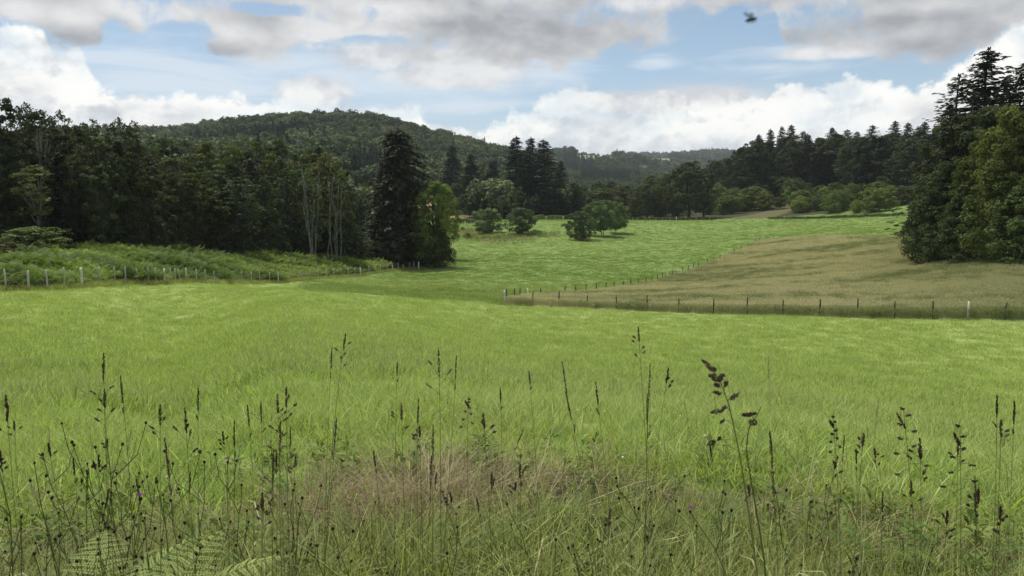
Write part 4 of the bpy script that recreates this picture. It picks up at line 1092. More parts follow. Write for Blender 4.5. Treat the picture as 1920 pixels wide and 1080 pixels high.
    for i in range(64):
        px = 1375+i*5.9+r.uniform(-8, 8)
        R = (r.uniform(415, 455) if px < 1600 else r.uniform(350, 392))
        tp = float(np.interp(px, [1380, 1420, 1500, 1600, 1700], [276, 256, 262, 260, 247]))+r.uniform(-6, 34)
        tree(['wc', 'ball', 'ca', 'cb', 'wa'][r.integers(5)], px, R, tp, 'dark dense tree on the slope below the right ridge skyline', 'dark wood below the right ridge', wpx=r.uniform(40, 62), tint=(.75, .75, .75), name='woodland_tree')
    for i in range(12):
        px = 1425+i*27+r.uniform(-9, 9)
        tree(['wc', 'cb', 'wa'][r.integers(3)], px, 430 if px < 1590 else 392, r.uniform(246, 264), 'dark tree with blunt top filling the ridge line between the pointed conifers', 'blunt trees of the right ridge', wpx=r.uniform(44, 66), tint=(.9, .9, .9), name='woodland_tree')
    for i in range(9):
        px = 1335+i*8+r.uniform(-4, 4)
        tree('wc', px, r.uniform(430, 520), r.uniform(290, 305), 'dark leafy tree sloping down at the left end of the right ridge', 'left end of the right ridge', wpx=36, tint=(.9, .9, .8))
    # ---------- big stand at the right edge
    big = [('larch', 1772, 132, 143, 165, 'tall sparse larch with level open branches, left of the two spires', (.9, .9, .9)), ('open_fir', 1838, 142, 93, 175, 'tallest fir at right with pointed open top against the cloud', (.9, .9, .9)),
           ('open_fir', 1889, 136, 118, 165, 'fir with a broken irregular top, right of the tallest fir', (.9, .9, .9)), ('ca', 1815, 150, 162, 110, 'dark fir in the gap between larch and tallest fir', (.8, .8, .8)),
           ('cc', 1925, 138, 140, 130, 'dark fir cut off by the right picture edge', (.8, .8, .8)),
           ('cc', 1862, 150, 142, 120, 'dark fir filling the gap between the tallest fir and the broken topped one', (.8, .8, .8)), ('cc', 1762, 148, 196, 110, 'dark fir in the shade behind the sparse larch', (.8, .8, .8)),
           ('big2', 1790, 128, 212, 120, 'dark leafy tree below the sparse larch', (.8, .8, .8)), ('big2', 1838, 125, 198, 130, 'dark leafy tree below the tallest fir', (.8, .8, .8)),
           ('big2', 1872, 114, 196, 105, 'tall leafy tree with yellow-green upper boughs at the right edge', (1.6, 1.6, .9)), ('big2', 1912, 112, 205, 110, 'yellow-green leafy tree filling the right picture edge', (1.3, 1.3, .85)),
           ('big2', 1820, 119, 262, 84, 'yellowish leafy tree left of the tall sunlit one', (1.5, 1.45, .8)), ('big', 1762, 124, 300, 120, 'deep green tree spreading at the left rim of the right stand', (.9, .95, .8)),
           ('big', 1742, 121, 352, 96, 'low skirted dark tree at the left corner of the right stand', (.95, 1, .8)), ('big', 1800, 115, 345, 110, 'dark skirted tree at the front of the right stand', (.85, .9, .75)),
           ('big', 1862, 110, 275, 110, 'mid green rounded tree in front of the tall sunlit tree', (1.35, 1.4, .95)), ('big', 1915, 106, 330, 110, 'green skirted tree at the bottom right of the stand', (1.15, 1.2, .9)),
           ('big', 1965, 108, 240, 130, 'large leafy tree just cut by the right picture edge', (1.2, 1.2, .9)), ('big2', 1748, 135, 275, 84, 'dark tree behind the left corner of the right stand', (.75, .75, .7)),
           ('big2', 1735, 150, 300, 60, 'darker tree at the back left of the right stand', (.75, .75, .7))]
    for kd, px, R, tp, w, lb, ti in big:
        con = kd in ('larch', 'open_fir', 'ca', 'cc')
        tree(kd, px, R, tp, lb, None, wpx=w, tint=ti, name='larch_tree' if kd == 'larch' else 'fir_tree' if con else 'broadleaf_tree', basepy=470)
    for px in (1712, 1745, 1772, 1800, 1830, 1858, 1885, 1912, 1940):
        g0 = float(np.interp(px, [1690, 1780, 1920], [449, 463, 482])); Rb = hit(px, g0-3)[3]
        tree('bush', px, Rb+3, g0-r.uniform(28, 48), 'leafy green shrub along the front foot of the right stand', 'shrubs at the foot of the right stand', wpx=52, tint=(.9, .95, .75))
build_trees()

# ------------------------------------------------------------------ far forest (stuff)
def build_far():
    def fk(seed, mat, H=12, W_=5.2, n=300, sz=.85, con=False):
        r = rng(seed); g = Geo()
        if con:
            t = r.uniform(0, 1, n); th = r.uniform(0, 6.28, n); rad = W_*(1-t)**.9*r.uniform(.55, 1, n)
            p = np.stack([rad*np.cos(th), rad*np.sin(th), .5+t*H], -1); nr = np.stack([np.cos(th), np.sin(th), np.full(n, .8)], -1)+r.normal(0, .3, (n, 3))
            g.cards(p, nr, sz*r.uniform(.6, 1.2, n)*(1-.5*t), r.uniform(0, 1, n), 1, r)
        else:
            nc = 16; th = r.uniform(0, 6.28, nc); cz = r.uniform(.35, .8, nc)*H; rad = W_*.62*r.uniform(0, 1, nc)**.5
            cen = np.stack([rad*np.cos(th), rad*np.sin(th), cz], -1); ci = r.integers(0, nc, n); d = r.normal(size=(n, 3))+np.array([0, 0, .8]); d /= np.linalg.norm(d, axis=1)[:, None]
            p = cen[ci]+d*W_*.42*r.uniform(.7, 1.1, n)[:, None]
            g.cards(p, d+r.normal(0, .35, (n, 3)), sz*r.uniform(.6, 1.2, n), np.clip(r.uniform(0, 1, nc)[ci]+r.normal(0, .15, n), 0, 1), 1, r)
        g.tube(np.array([[0, 0, -1], [0, 0, H*.6]]), [.25, .12], 5)
        return g.build('crown', [mat])
    KS = [fk(400+i, M_far) for i in range(5)]+[fk(410+i, M_farcon, 13.5, 3.6, 240, .9, True) for i in range(3)]
    r = rng(450)
    def conif(x, y, R, a):
        px = 960+np.tan(a)*FPX
        c = (fbm(x/120, y/120, 61, 3) > .66) & ~((R > 820) & (R < 1300) & (px < 1000))
        c |= (np.abs(px-515) < 34) & (R > 620) & (R < 800)
        c |= (np.abs(px-1085) < 30) & (R > 1350) & (R < 1900) | (np.abs(px-1135) < 48) & (R > 1020) & (R < 1420)
        c |= (np.abs(px-690) < 30) & (R > 430) & (R < 560)
        return c
    def region(n, r0, r1, px0, px1, name, label, smin, smax, power=1.0, excl=True):
        a0 = math.atan((px0-960)/FPX); a1 = math.atan((px1-960)/FPX)
        x, y, R, a = polar_pts(r, n, r0, r1, power, a0=a0, a1=a1)
        px_ = 960+np.tan(a)*FPX
        keep = ~inpoly(x, y, brownfield) & (R > np.interp(px_, [600, 670, 700, 1350, 1500, 1700, 1760], [172, 185, 335, 335, 335, 300, 200]))
        for f in farfields: keep &= ~inpoly(x, y, f)
        for hx, hy, hr in HOUSES: keep &= ~((np.abs(x-hx) < hr) & (y < hy+hr) & (y > hy-hr*2.6))
        x, y, R, a = x[keep], y[keep], R[keep], a[keep]
        c = conif(x, y, R, a)
        idx = np.where(c, r.integers(5, 8, len(x)), r.integers(0, 5, len(x)))
        # an occasional fir sticks out of the leaf canopy
        idx = np.where((~c) & (r.uniform(size=len(x)) < .015), 5, idx)
        s = r.uniform(smin, smax, len(x)); sc = np.stack([s, s, s*r.uniform(.85, 1.2, len(x))], -1)
        tone = np.clip((fbm(x/60, y/60, 71, 3)-.42)*2.2+r.normal(0, .34, len(x)), 0, 1)
        scatter(name, KS, drop(x, y), rots(r, len(x), .05), sc, idx, tone, label, 'forest')
    region(9500, 230, 1180, -140, 1075, 'hill_forest', 'unbroken mixed forest covering the long hill behind the left wood', .7, 1.45, .6)
    region(5200, 540, 1900, 1000, 1420, 'valley_forest', 'patchwork of light and dark woods down in the far valley', .65, 1.15, .7)
    region(9500, 1850, 5200, 900, 1500, 'distant_forest', 'bluish distant woods along the horizon ridges', .8, 1.8, .9)
    region(2600, 480, 800, 1340, 2000, 'ridge_forest', 'dark forest on the top of the right hand ridge', .8, 1.2, 0)
HOUSES = []
def build_houses():
    M_wall = plainmat('render_wall', (0.72, 0.69, 0.62), (0.60, 0.57, 0.50), 3, .9, .1)
    M_stone = plainmat('stone_wall', (0.33, 0.30, 0.26), (0.25, 0.23, 0.20), 3, .9, .2)
    M_roof = plainmat('slate_roof', (0.13, 0.12, 0.12), (0.20, 0.18, 0.16), 6, .8, .2)
    M_pr = plainmat('pale_roof', (0.42, 0.42, 0.33), (0.34, 0.33, 0.27), 6, .8, .2)
    M_win = plainmat('window_glass', (0.03, 0.035, 0.04), (0.05, 0.055, 0.06), 2, .2, 0, spec=.6)
    for px, R, py, L, D, Hh, rot, wm, rm, lb in [
        (1167, 1400, 331, 9, 7.5, 6.5, 1.2, M_wall, M_roof, 'white gabled house half hidden by trees in the far valley'),
        (1190, 1460, 330, 15, 8, 5.0, .2, M_stone, M_roof, 'low grey house right of the white gabled house'),
        (1206, 1700, 322, 17, 9, 5.5, .35, M_stone, M_roof, 'grey farmhouse with long roof, highest of the valley houses'),
        (1104, 470, 388, 7.5, 6, 4.2, .5, M_stone, M_pr, 'small hut with pale roof behind the field clump of fruit trees')]:
        x, y = polar(px, R, py); z = gz(x, y)-.3; zt = topz(px, R, py-(10 if R > 600 else 16)); z = max(z, zt-(Hh+3.2))
        e = thing('house', (x, y, z), rot, label=lb, cat='house', group=None)
        g = Geo(); g.box((0, 0, Hh/2), (L, D, Hh)); rh = D*.45
        g.add([[-L/2, -D/2, Hh], [-L/2, D/2, Hh], [-L/2, 0, Hh+rh], [L/2, -D/2, Hh], [L/2, D/2, Hh], [L/2, 0, Hh+rh]], None, [[0, 2, 1], [3, 4, 5]])
        put('wall', g.build('wall', [wm]), e)
        g = Geo(); o = .35
        for s in (-1, 1):
            a = np.array([[-L/2-o, s*(D/2+o), Hh-o*rh*2/D], [L/2+o, s*(D/2+o), Hh-o*rh*2/D], [L/2+o, 0, Hh+rh], [-L/2-o, 0, Hh+rh]])
            g.add(np.vstack([a+[0, 0, .02], a+[0, 0, .22]]), [[0, 1, 2, 3], [4, 7, 6, 5], [0, 4, 5, 1], [1, 5, 6, 2], [0, 3, 7, 4]])
        rf = put('roof', g.build('roof', [rm]), e)
        g = Geo(); g.box((L*.3, 0, Hh+rh+.4), (.8, .6, 1.4)); put('chimney', g.build('chimney', [M_stone]), rf)
        for wx in (-L*.28, L*.05, L*.32):
            g = Geo(); g.box((wx, -D/2-.02, Hh*.55), (1.0, .1, 1.3)); put('window', g.build('window', [M_win]), e)
        g = Geo(); g.box((-L*.12, -D/2-.02, 1.05), (1.0, .12, 2.1)); put('door', g.build('door', [M_darkpost]), e)
        HOUSES.append((x, y, 11 if R > 600 else 6))
build_houses()
build_far()

# ------------------------------------------------------------------ fences
def post_mesh(seed, h, rad, mat, lean):
    r = rng(seed); g = Geo(); n = 5
    z = np.linspace(-.25, h, n); x = lean[0]*z+r.normal(0, .006, n); y = lean[1]*z+r.normal(0, .006, n)
    g.tube(np.stack([x, y, z], -1), rad*np.array([1.05, 1.0, .97, .95, .86]), 8)
    g.tube(np.array([[x[-1], y[-1], h], [x[-1], y[-1], h+.03]]), [rad*.86, rad*.45], 8)
    return g.build('post', [mat], False)
def fence(name, label, pts, info, group=None, base_h=1.25, wires=(.35, .7, 1.05), r0=.045):
    x0, y0, z0 = pts[0][:3]; e = thing(name, (x0, y0, z0), label=label, cat='fence', group=group)
    r = rng(int(abs(x0)*10)+7); pos = []
    for i, p in enumerate(pts):
        z = gz(p[0], p[1]); pos.append((p[0]-x0, p[1]-y0, z-z0))
        inf = info.get(i, {}); white = inf.get('white', False)
        h = inf.get('h', base_h*r.uniform(.93, 1.06)); rad = inf.get('r', r0*r.uniform(.85, 1.2))
        me = post_mesh(i+int(abs(y0)), h, rad, M_white if white else inf.get('m', M_post), r.normal(0, .02, 2)+np.array(inf.get('lean', (0, 0))))
        o = put('post', me, e, pos[-1])
        if white: o['label'] = 'pale newer fence post'
    pos = np.array(pos)
    for w in wires:
        g = Geo(); g.tube(pos+np.array([0, -.05, w]), .004, 4, cap=False); put('wire', g.build('wire', [M_wire]), e)
WH = {154: dict(white=True, h=1.38, r=.085), 309: dict(white=True, h=1.42, r=.085), 350: dict(white=True, h=1.35, r=.07), 522: dict(white=True, h=1.35, r=.07), 676: dict(white=True, h=1.4, r=.10),
      736: dict(white=True, h=1.0, r=.09), 785: dict(white=True, h=1.5, r=.13), 339: dict(lean=(-.18, 0)), 756: dict(white=True, h=.9, r=.07), 806: dict(white=True, h=.8, r=.07)}
info = {i: dict(r=.085, h=1.35) for i, p in enumerate(fence_left_pts) if p[0] > 600}
info.update({i: WH[p[0]] for i, p in enumerate(fence_left_pts) if p[0] in WH})
fence('fence', 'post and wire fence in front of the bracken bank, left', FL, info, r0=.062, base_h=1.38)
front_pts = [(947, 569), (999, 573), (1047, 573), (1101, 577), (1156, 580), (1213, 583), (1272, 586), (1337, 589), (1401, 590), (1468, 592), (1536, 593), (1607, 595), (1677, 597), (1748, 599), (1815, 600), (1884, 601), (1960, 603)]
FR = [hit(*p) for p in front_pts]
fi = {0: dict(white=True, h=1.35, r=.085), 14: dict(white=True, h=1.25, r=.07)}
for i in range(1, 17):
    if i != 14: fi[i] = dict(m=M_darkpost, h=1.32+.1*((i*7) % 3-1), r=.075 if i in (2, 10) else .06)
fence('fence', 'fence of dark posts along the near side of the dry meadow', FR, fi)
diag_pts = [(949, 568), (964, 564), (975, 561), (989, 563), (1014, 561), (1059, 556), (1079, 554), (1099, 551), (1118, 550), (1136, 548), (1151, 547.5), (1169, 544), (1183, 541), (1197, 539), (1211, 537), (1222, 533), (1233, 530), (1242, 528), (1252, 525),
            (1261, 522), (1271, 519), (1280, 516), (1290, 513), (1300, 508), (1309, 504.5), (1326, 498), (1338, 494), (1350, 490), (1363, 484), (1376, 478), (1389, 472), (1402, 465), (1417, 458), (1423, 455.5), (1430, 452)]
DG = [hit(px, py) for px, py in diag_pts]
di = {i: dict(m=M_darkpost, r=.07, h=1.4) for i in range(len(DG))}
for i in (3, 18, 28, 34): di[i] = dict(white=True, h=1.4, r=.075)
di[20] = dict(white=True, h=1.4, r=.05)
fence('fence', 'fence running diagonally uphill between green field and dry meadow', DG, di)
far_pts = [(858, 424), (872, 424), (890, 420), (905, 417), (940, 414), (960, 413.5), (985, 413.5), (1005, 413.5), (1024, 413.5), (1040, 413.5), (1056, 413.5), (1080, 413.5), (1110, 413.5), (1140, 413.5), (1160, 413.5), (1179, 414), (1186, 414), (1196, 414), (1208, 414), (1218, 414), (1230, 414), (1242, 414),
           (1256, 414), (1268, 414), (1285, 414), (1305, 414), (1330, 414), (1360, 414), (1395, 413.5), (1430, 413), (1470, 412.5), (1510, 412), (1550, 411), (1590, 410), (1630, 408.5), (1670, 407)]
FF = []
for px, py in far_pts:
    q = hit(px, py); 
    if q[3] > 330: q = (*polar(px, 312), 0, 312)
    FF.append(q)
ffi = {i: dict(white=True, h=1.6, r=.11) for i in (1, 8, 10, 15, 23)}
fence('fence', 'far fence with a few pale posts along the top of the green slope', FF, ffi, base_h=1.3, r0=.07)

def build_hedge():
    for px0, px1, lb, tp in [(992, 1058, 'low light green hedge below the three tall firs', 1.7), (852, 892, 'low green hedge between brown field and scrub', 1.6), (1180, 1340, 'thin dark hedge along the far edge of the green slope', 1.1), (1440, 1690, 'narrow trimmed hedge along the foot of the bush slope', .9)]:
        r = rng(px0); g = Geo(); pts = []
        for px in np.arange(px0, px1, 1.2):
            R = (hit(px, 420)[3] if px < 900 else 316 if px < 1440 else float(np.interp(px, [1430, 1550, 1700], [318, 303, 273])))+1.5
            x, y = polar(px, R); pts.append((x, y, gz(x, y)))
        pts = np.array(pts); o = pts[0].copy(); pts = pts-o
        n = len(pts)*42; ii = r.integers(0, len(pts), n)
        hh = tp*(0.75+.5*vnoise(ii/6.0, ii*0, 4))
        th = r.uniform(0, 6.28, n); p = pts[ii]+np.stack([r.normal(0, .3, n), .55*np.cos(th), hh*(.1+.9*np.abs(np.sin(th))**.6)], -1)
        g.cards(p, np.stack([r.normal(0, .5, n), np.cos(th), np.abs(np.sin(th))], -1)+r.normal(0, .3, (n, 3)), .2*r.uniform(.6, 1.3, n), r.uniform(0, 1, n), 1, r)
        ob = put('hedge', g.build('hedge', [M_orch if px0 in (992, 852, 1440) else M_broad]), loc=o); tag(ob, lb, 'hedge')
        ob.color = (1.3, 1.35, .8, 1) if px0 == 992 else (1, 1, .8, 1)
build_hedge()

# ------------------------------------------------------------------ foreground stalks, weeds, ferns
def stem_curve(H, lean, bend, n=9):
    t = np.linspace(0, 1, n)
    return np.stack([lean[0]*t*H+bend[0]*H*t**3, lean[1]*t*H+bend[1]*H*t**3, H*t-.12*H*t**3*(abs(bend[0])+abs(bend[1]))], -1)
def spikelets(g, r, c, d, L, w, n, sz, tint=None):
    """dense elongated cluster of pointed spikelets round axis d"""
    d = np.asarray(d, float); d /= np.linalg.norm(d)
    a = np.cross(d, [.3, .8, .5]); a /= np.linalg.norm(a); b = np.cross(d, a)
    t = r.uniform(0, 1, n); th = r.uniform(0, 6.28, n)
    rr = w*np.sin(np.pi*np.clip(t*.9+.08, 0, 1))**.7*r.uniform(.3, 1, n)
    o = a[None]*np.cos(th)[:, None]+b[None]*np.sin(th)[:, None]
    p = c+d[None]*(t*L)[:, None]+o*rr[:, None]
    al = d[None]+o*.45+r.normal(0, .12, (n, 3)); al /= np.linalg.norm(al, axis=1)[:, None]
    s1 = np.cross(al, r.normal(size=(n, 3))); s1 /= np.linalg.norm(s1, axis=1)[:, None]; s2 = np.cross(al, s1)
    for q in (s1, s2):
        V = np.stack([p-al*sz*.5, p+q*sz*.2, p+al*sz*.6, p-q*sz*.2], 1)
        g.add(V.reshape(-1, 3), np.arange(n)[:, None]*4+np.arange(4)[None], None, np.repeat(r.uniform(0, 1, n) if tint is None else np.full(n, tint), 4))
def stalk(seed, px, py, R, typ, basepx=None, label=None, group=None, thick=1.0, head=.11):
    r = rng(seed)
    tx, ty = polar(px, R, py); tz = topz(px, R, py)
    bx, by = polar(px+(basepx if basepx is not None else r.normal(0, 42)), R*r.uniform(.98, 1.03), 1000)
    bz = gz(bx, by)-.02; H = tz-bz
    e = thing('grass_stalk', (bx, by, bz), label=label, cat='grass stalk', group=group)
    off = np.array([tx-bx, ty-by])
    t = np.linspace(0, 1, 10); k = r.uniform(.1, .5)
    pts = np.stack([off[0]*((1-k)*t+k*t**3), off[1]*((1-k)*t+k*t**3), H*t], -1)
    wv = r.normal(0, .004, 2); pts[:, 0] += wv[0]*np.sin(t*6); pts[:, 1] += wv[1]*np.sin(t*5)
    g = Geo(); pale = typ == 'pale'
    g.tube(pts, np.linspace(.0014, .0006, 10)*thick, 5, .95 if pale else r.uniform(.1, .7), cap=False)
    # a couple of narrow leaves on the culm
    for q in range(2):
        i = r.integers(1, 5); th = r.uniform(0, 6.28); L = r.uniform(.12, .24); d = np.array([math.cos(th), math.sin(th), 0])
        s = np.cross(d, [0, 0, 1]); c = pts[i]
        V = [c-s*.002, c+s*.002, c+d*L*.5+s*.003+[0, 0, L*.55], c+d*L*.5-s*.003+[0, 0, L*.55], c+d*L+[0, 0, L*.45]]
        g.add(V, [[0, 1, 2, 3]], [[3, 2, 4]], .5)
    put('stem', g.build('stem', [M_paleseed if pale else M_stem]), e)
    g = Geo(); up = pts[-1]-pts[-2]; up /= np.linalg.norm(up); tip = pts[-1]
    if typ == 'spike':
        spikelets(g, r, tip-up*head*.9, up, head, .0026*thick, 110, .0065)
        c = tip-up*head*1.35; spikelets(g, r, c, up+r.normal(0, .25, 3), head*.28, .0022, 22, .006)
    elif typ == 'pale':
        spikelets(g, r, tip-up*head, up, head, .0022, 46, .007)
    elif typ == 'panicle':
        spikelets(g, r, tip-up*head*.55, up, head*.6, .0040*thick, 80, .007)
        for q in range(r.integers(3, 6)):
            f = .55+q*.20; c = tip-up*head*f; th = r.uniform(0, 6.28); d = np.array([math.cos(th), math.sin(th)*.6, .8]); d /= np.linalg.norm(d); L = head*r.uniform(.12, .4)
            g.tube(np.array([c, c+d*L]), .0006, 3, .4, cap=False); spikelets(g, r, c+d*L, d+np.array([0, 0, -.1]), head*r.uniform(.12, .20), .0032*thick, 26, .0065)
    elif typ == 'droop':
        for q in range(9):
            f = q/8; c = tip-up*head*f*1.6+r.normal(0, .002, 3); th = r.uniform(-.8, .8)+(0 if q % 2 else math.pi); d = np.array([math.cos(th), math.sin(th)*.5, .1-.35*f]); d /= np.linalg.norm(d); L = head*(.05+.42*f*r.uniform(.6, 1.1))
            g.tube(np.array([c, c+d*L*.6+[0, 0, .004], c+d*L]), .0006, 3, .4, cap=False); spikelets(g, r, c+d*L-d*.006, d+up*.3, head*.12, .0030, 24, .0062)
        spikelets(g, r, tip-up*head*.5, up+np.array([-.5, 0, .1]), head*.45, .0032, 60, .0062)
    put('seed_head', g.build('seed_head', [M_paleseed if pale else M_seed]), e)
    return e
def Rfor(py, h):
    v = ray(960, py); return (CAMZ-h)/(-v[2]/v[1])
def build_stalks():
    main = [
     (648, 627, 'panicle', 1.16, -48, .10, 'tall slender grass stalk with a dark tip, highest left of the middle'), (622, 656, 'spike', 1.12, -20, .08, 'thin stalk with broken dark head just left of the highest one left of the middle'),
     (822, 659, 'panicle', 1.15, 6, .16, 'straight dark grass stalk with long narrow head left of the picture middle'), (855, 671, 'spike', 1.1, -30, .09, 'grass stalk with short dark spike right beside the straight dark one'),
     (1056, 684, 'spike', 1.12, 92, .12, 'dark grass stalk leaning left with twin spikes, right of the middle'), (1062, 740, 'spike', 1.05, 80, .10, 'dark spike just below the twin-spiked leaning stalk'),
     (1118, 722, 'spike', 1.1, 60, .07, 'short dark spike right of the leaning twin-spiked stalk'), (1197, 614, 'panicle', 1.2, 40, .09, 'tallest grass stalk with reddish tip and bent neck'),
     (1219, 690, 'spike', 1.13, -10, .17, 'thick dark long-headed stalk below the reddish-tipped one'), (1253, 692, 'panicle', 1.1, -50, .09, 'dark headed stalk leaning right beside the thick long-headed one'),
     (1213, 745, 'spike', 1.05, -4, .10, 'dark spike low beside the thick long-headed stalk'), (992, 698, 'spike', 1.05, 30, .05, 'small dark spike alone near the middle of the field'),
     (938, 730, 'spike', 1.0, 8, .05, 'tiny brown spike left of the small lone spike'), (745, 683, 'spike', 1.05, -10, .05, 'faint fine grass spike over the field left of the middle'),
     (195, 665, 'panicle', 1.12, 4, .11, 'tall grass stalk with dark tip at the left, beside the dark grass patch'), (224, 711, 'spike', 1.1, 30, .08, 'dark spike right of the tall stalk by the dark patch'),
     (197, 733, 'panicle', 1.05, 8, .09, 'broken dark head low on the left of the field'), (12, 746, 'panicle', 1.1, 30, .10, 'dark forked seed head at the left picture edge'),
     (371, 732, 'spike', 1.05, -5, .07, 'dark upright spike between left edge and middle'), (300, 763, 'panicle', 1.05, -20, .10, 'ragged seed head over the left verge'),
     (346, 770, 'panicle', 1.08, 20, .11, 'fluffy purplish seed head over the left verge'), (309, 828, 'spike', 1.1, 26, .09, 'thick blackish spike over the left verge'),
     (463, 763, 'spike', 1.0, 10, .07, 'slim dark spike left of the dense trio'), (487, 757, 'spike', 1.0, 0, .07, 'slim spike of the dense group left of the middle'),
     (521, 741, 'panicle', 1.05, 10, .10, 'brown headed stalk of the dense group left of the middle'), (536, 730, 'panicle', 1.1, 0, .10, 'reddish seed head topping the dense group left of the middle'),
     (527, 795, 'panicle', 1.0, -10, .17, 'stout dark long seed head lower in the dense group'), (514, 850, 'spike', .95, -14, .12, 'dark blackish spike at the foot of the dense group'),
     (438, 795, 'spike', 1.0, -18, .08, 'dark bent spike left of the dense group'), (630, 788, 'spike', 1.0, -50, .09, 'dark spike on a long leaning stem under the highest left stalk'),
     (753, 757, 'panicle', 1.05, 10, .09, 'brown tufted head over the straw patch'), (786, 753, 'spike', 1.05, -4, .08, 'dark narrow head right of the brown tufted one'),
     (812, 803, 'spike', 1.05, -8, .10, 'thick brown spike below the straight dark stalk'), (787, 800, 'panicle', 1.0, 8, .06, 'small dark head left of the thick brown spike'),
     (880, 748, 'droop', 1.08, 6, .05, 'open forked head right of the middle straw patch'), (906, 778, 'panicle', 1.05, 30, .08, 'loose brown head beside the open forked one'),
     (975, 872, 'panicle', .9, 6, .08, 'low dark head near the middle verge'), (808, 860, 'spike', .9, -20, .10, 'low dark spike above the straw patch'),
     (700, 848, 'spike', .9, 20, .05, 'short dark spike above the left end of the straw'),
     (1443, 820, 'spike', 1.15, 60, .13, 'thick dark spike leaning left, below the big drooping head'), (1560, 783, 'droop', 1.1, 60, .05, 'loose dark head right of the big drooping one'),
     (1695, 768, 'droop', 1.15, 90, .09, 'broad loose drooping head over the right field'), (1800, 803, 'droop', 1.12, 30, .08, 'dense blurred brown head over the right verge'),
     (1723, 825, 'panicle', 1.05, 30, .08, 'dark ragged head left of the dense blurred one'), (1868, 745, 'spike', 1.05, 10, .06, 'small dark spike near the right picture edge'),
     (1901, 756, 'spike', 1.05, 4, .06, 'dark spike last before the right picture edge'), (1876, 790, 'panicle', 1.0, 0, .07, 'dark head below the two right edge spikes'),
     (1822, 900, 'spike', .95, 14, .10, 'dark upright spike low in the right verge'), (1620, 815, 'panicle', 1.0, -20, .06, 'small dark head under the pale arching stalk'),
     (1440, 668, 'pale', 1.15, 12, .07, 'pale straw-coloured stalk standing upright right of the big drooping head'), (1646, 752, 'pale', 1.05, -46, .10, 'pale straw stalk leaning right over the field'),
     (1283, 752, 'pale', 1.0, 60, .11, 'short pale stalk leaning left of the big drooping head'),
    ]
    for i, (px, py, ty, h, bp, hd, lb) in enumerate(main):
        stalk(500+i, px, py, Rfor(py, h), ty, bp, lb, 'seeding grass stalks in the foreground', 1.25 if hd > .12 else 1.0, hd)
    def near_panicle(seed, R, line, heads, label):
        r = rng(seed); P3 = [np.array([*polar(px, R, py), topz(px, R, py)]) for px, py in line]
        bx, by = P3[-1][:2]; bz = gz(bx, by)-.02; P3.append(np.array([bx+.01, by, bz])); o = np.array([bx, by, bz])
        e = thing('grass_stalk', o, label=label, cat='grass stalk', group='seeding grass stalks in the foreground')
        pts = np.array(P3[::-1])-o; k = len(pts); q = np.linspace(0, k-1, 3*k)
        pts = np.stack([pchip(np.arange(k), pts[:, c], q) for c in range(3)], -1)
        g = Geo(); g.tube(pts, np.linspace(.0022, .0007, len(pts)), 5, .5, cap=False); put('stem', g.build('stem', [M_stem]), e)
        g = Geo(); mpp = R/FPX
        for px, py, L, ang, w in heads:
            c = np.array([*polar(px, R*r.uniform(.99, 1.01), py), topz(px, R, py)])-o; d = np.array([math.cos(R_(ang)), r.normal(0, .3), math.sin(R_(ang))]); d /= np.linalg.norm(d)
            L *= mpp; spikelets(g, r, c-d*L*.5, d, L, w*mpp*.42, int(34+L*1200), .0058)
            j = np.argmin(np.linalg.norm(pts-c, axis=1)); g.tube(np.array([pts[max(j-1, 0)], (pts[j]+c)/2+[0, 0, .001], c-d*L*.4]), .00055, 3, .4, cap=False)
        put('seed_head', g.build('seed_head', [M_seed]), e)
    near_panicle(601, 1.55, [(1316, 678), (1334, 694), (1349, 712), (1359, 738), (1366, 758), (1376, 800), (1388, 860), (1402, 950), (1416, 1050), (1422, 1100)],
        [(1323, 682, 18, 150, 6), (1331, 688, 14, 140, 9), (1338, 694, 14, 150, 11), (1336, 704, 15, 165, 13), (1343, 709, 16, 170, 14), (1351, 712, 14, 80, 11), (1353, 703, 11, 20, 11), (1345, 721, 12, 150, 9), (1361, 722, 14, 70, 10),
         (1345, 736, 17, 160, 9), (1377, 742, 18, 35, 11), (1357, 763, 15, 20, 10), (1344, 774, 24, 5, 11), (1354, 789, 10, 40, 6)], 'big nearby grass head drooping left with separate dark clusters')
    near_panicle(602, 1.6, [(1427, 762), (1420, 778), (1405, 800), (1400, 840), (1408, 900), (1425, 1000), (1436, 1100)],
        [(1405, 775, 26, 12, 9), (1412, 794, 17, -10, 15), (1334, 832, 16, 25, 11), (1348, 826, 7, 40, 7), (1396, 781, 10, -20, 7)], 'second near stem with dark hanging clusters under the big drooping head')
    r = rng(650)
    for i in range(60):
        px = r.uniform(-20, 1940); py = r.uniform(790, 960); h = r.uniform(.62, .95)
        if 560 < px < 1400 and r.uniform() < .45: continue
        where = 'left' if px < 640 else 'middle' if px < 1280 else 'right'
        stalk(660+i, px, py, Rfor(py, h), ['spike', 'panicle', 'spike', 'pale', 'panicle'][r.integers(5)], None, 'slender seeding grass stalk in the %s of the verge' % where, 'small seeding stalks, %s of the verge' % where, .9, r.uniform(.04, .08))
build_stalks()

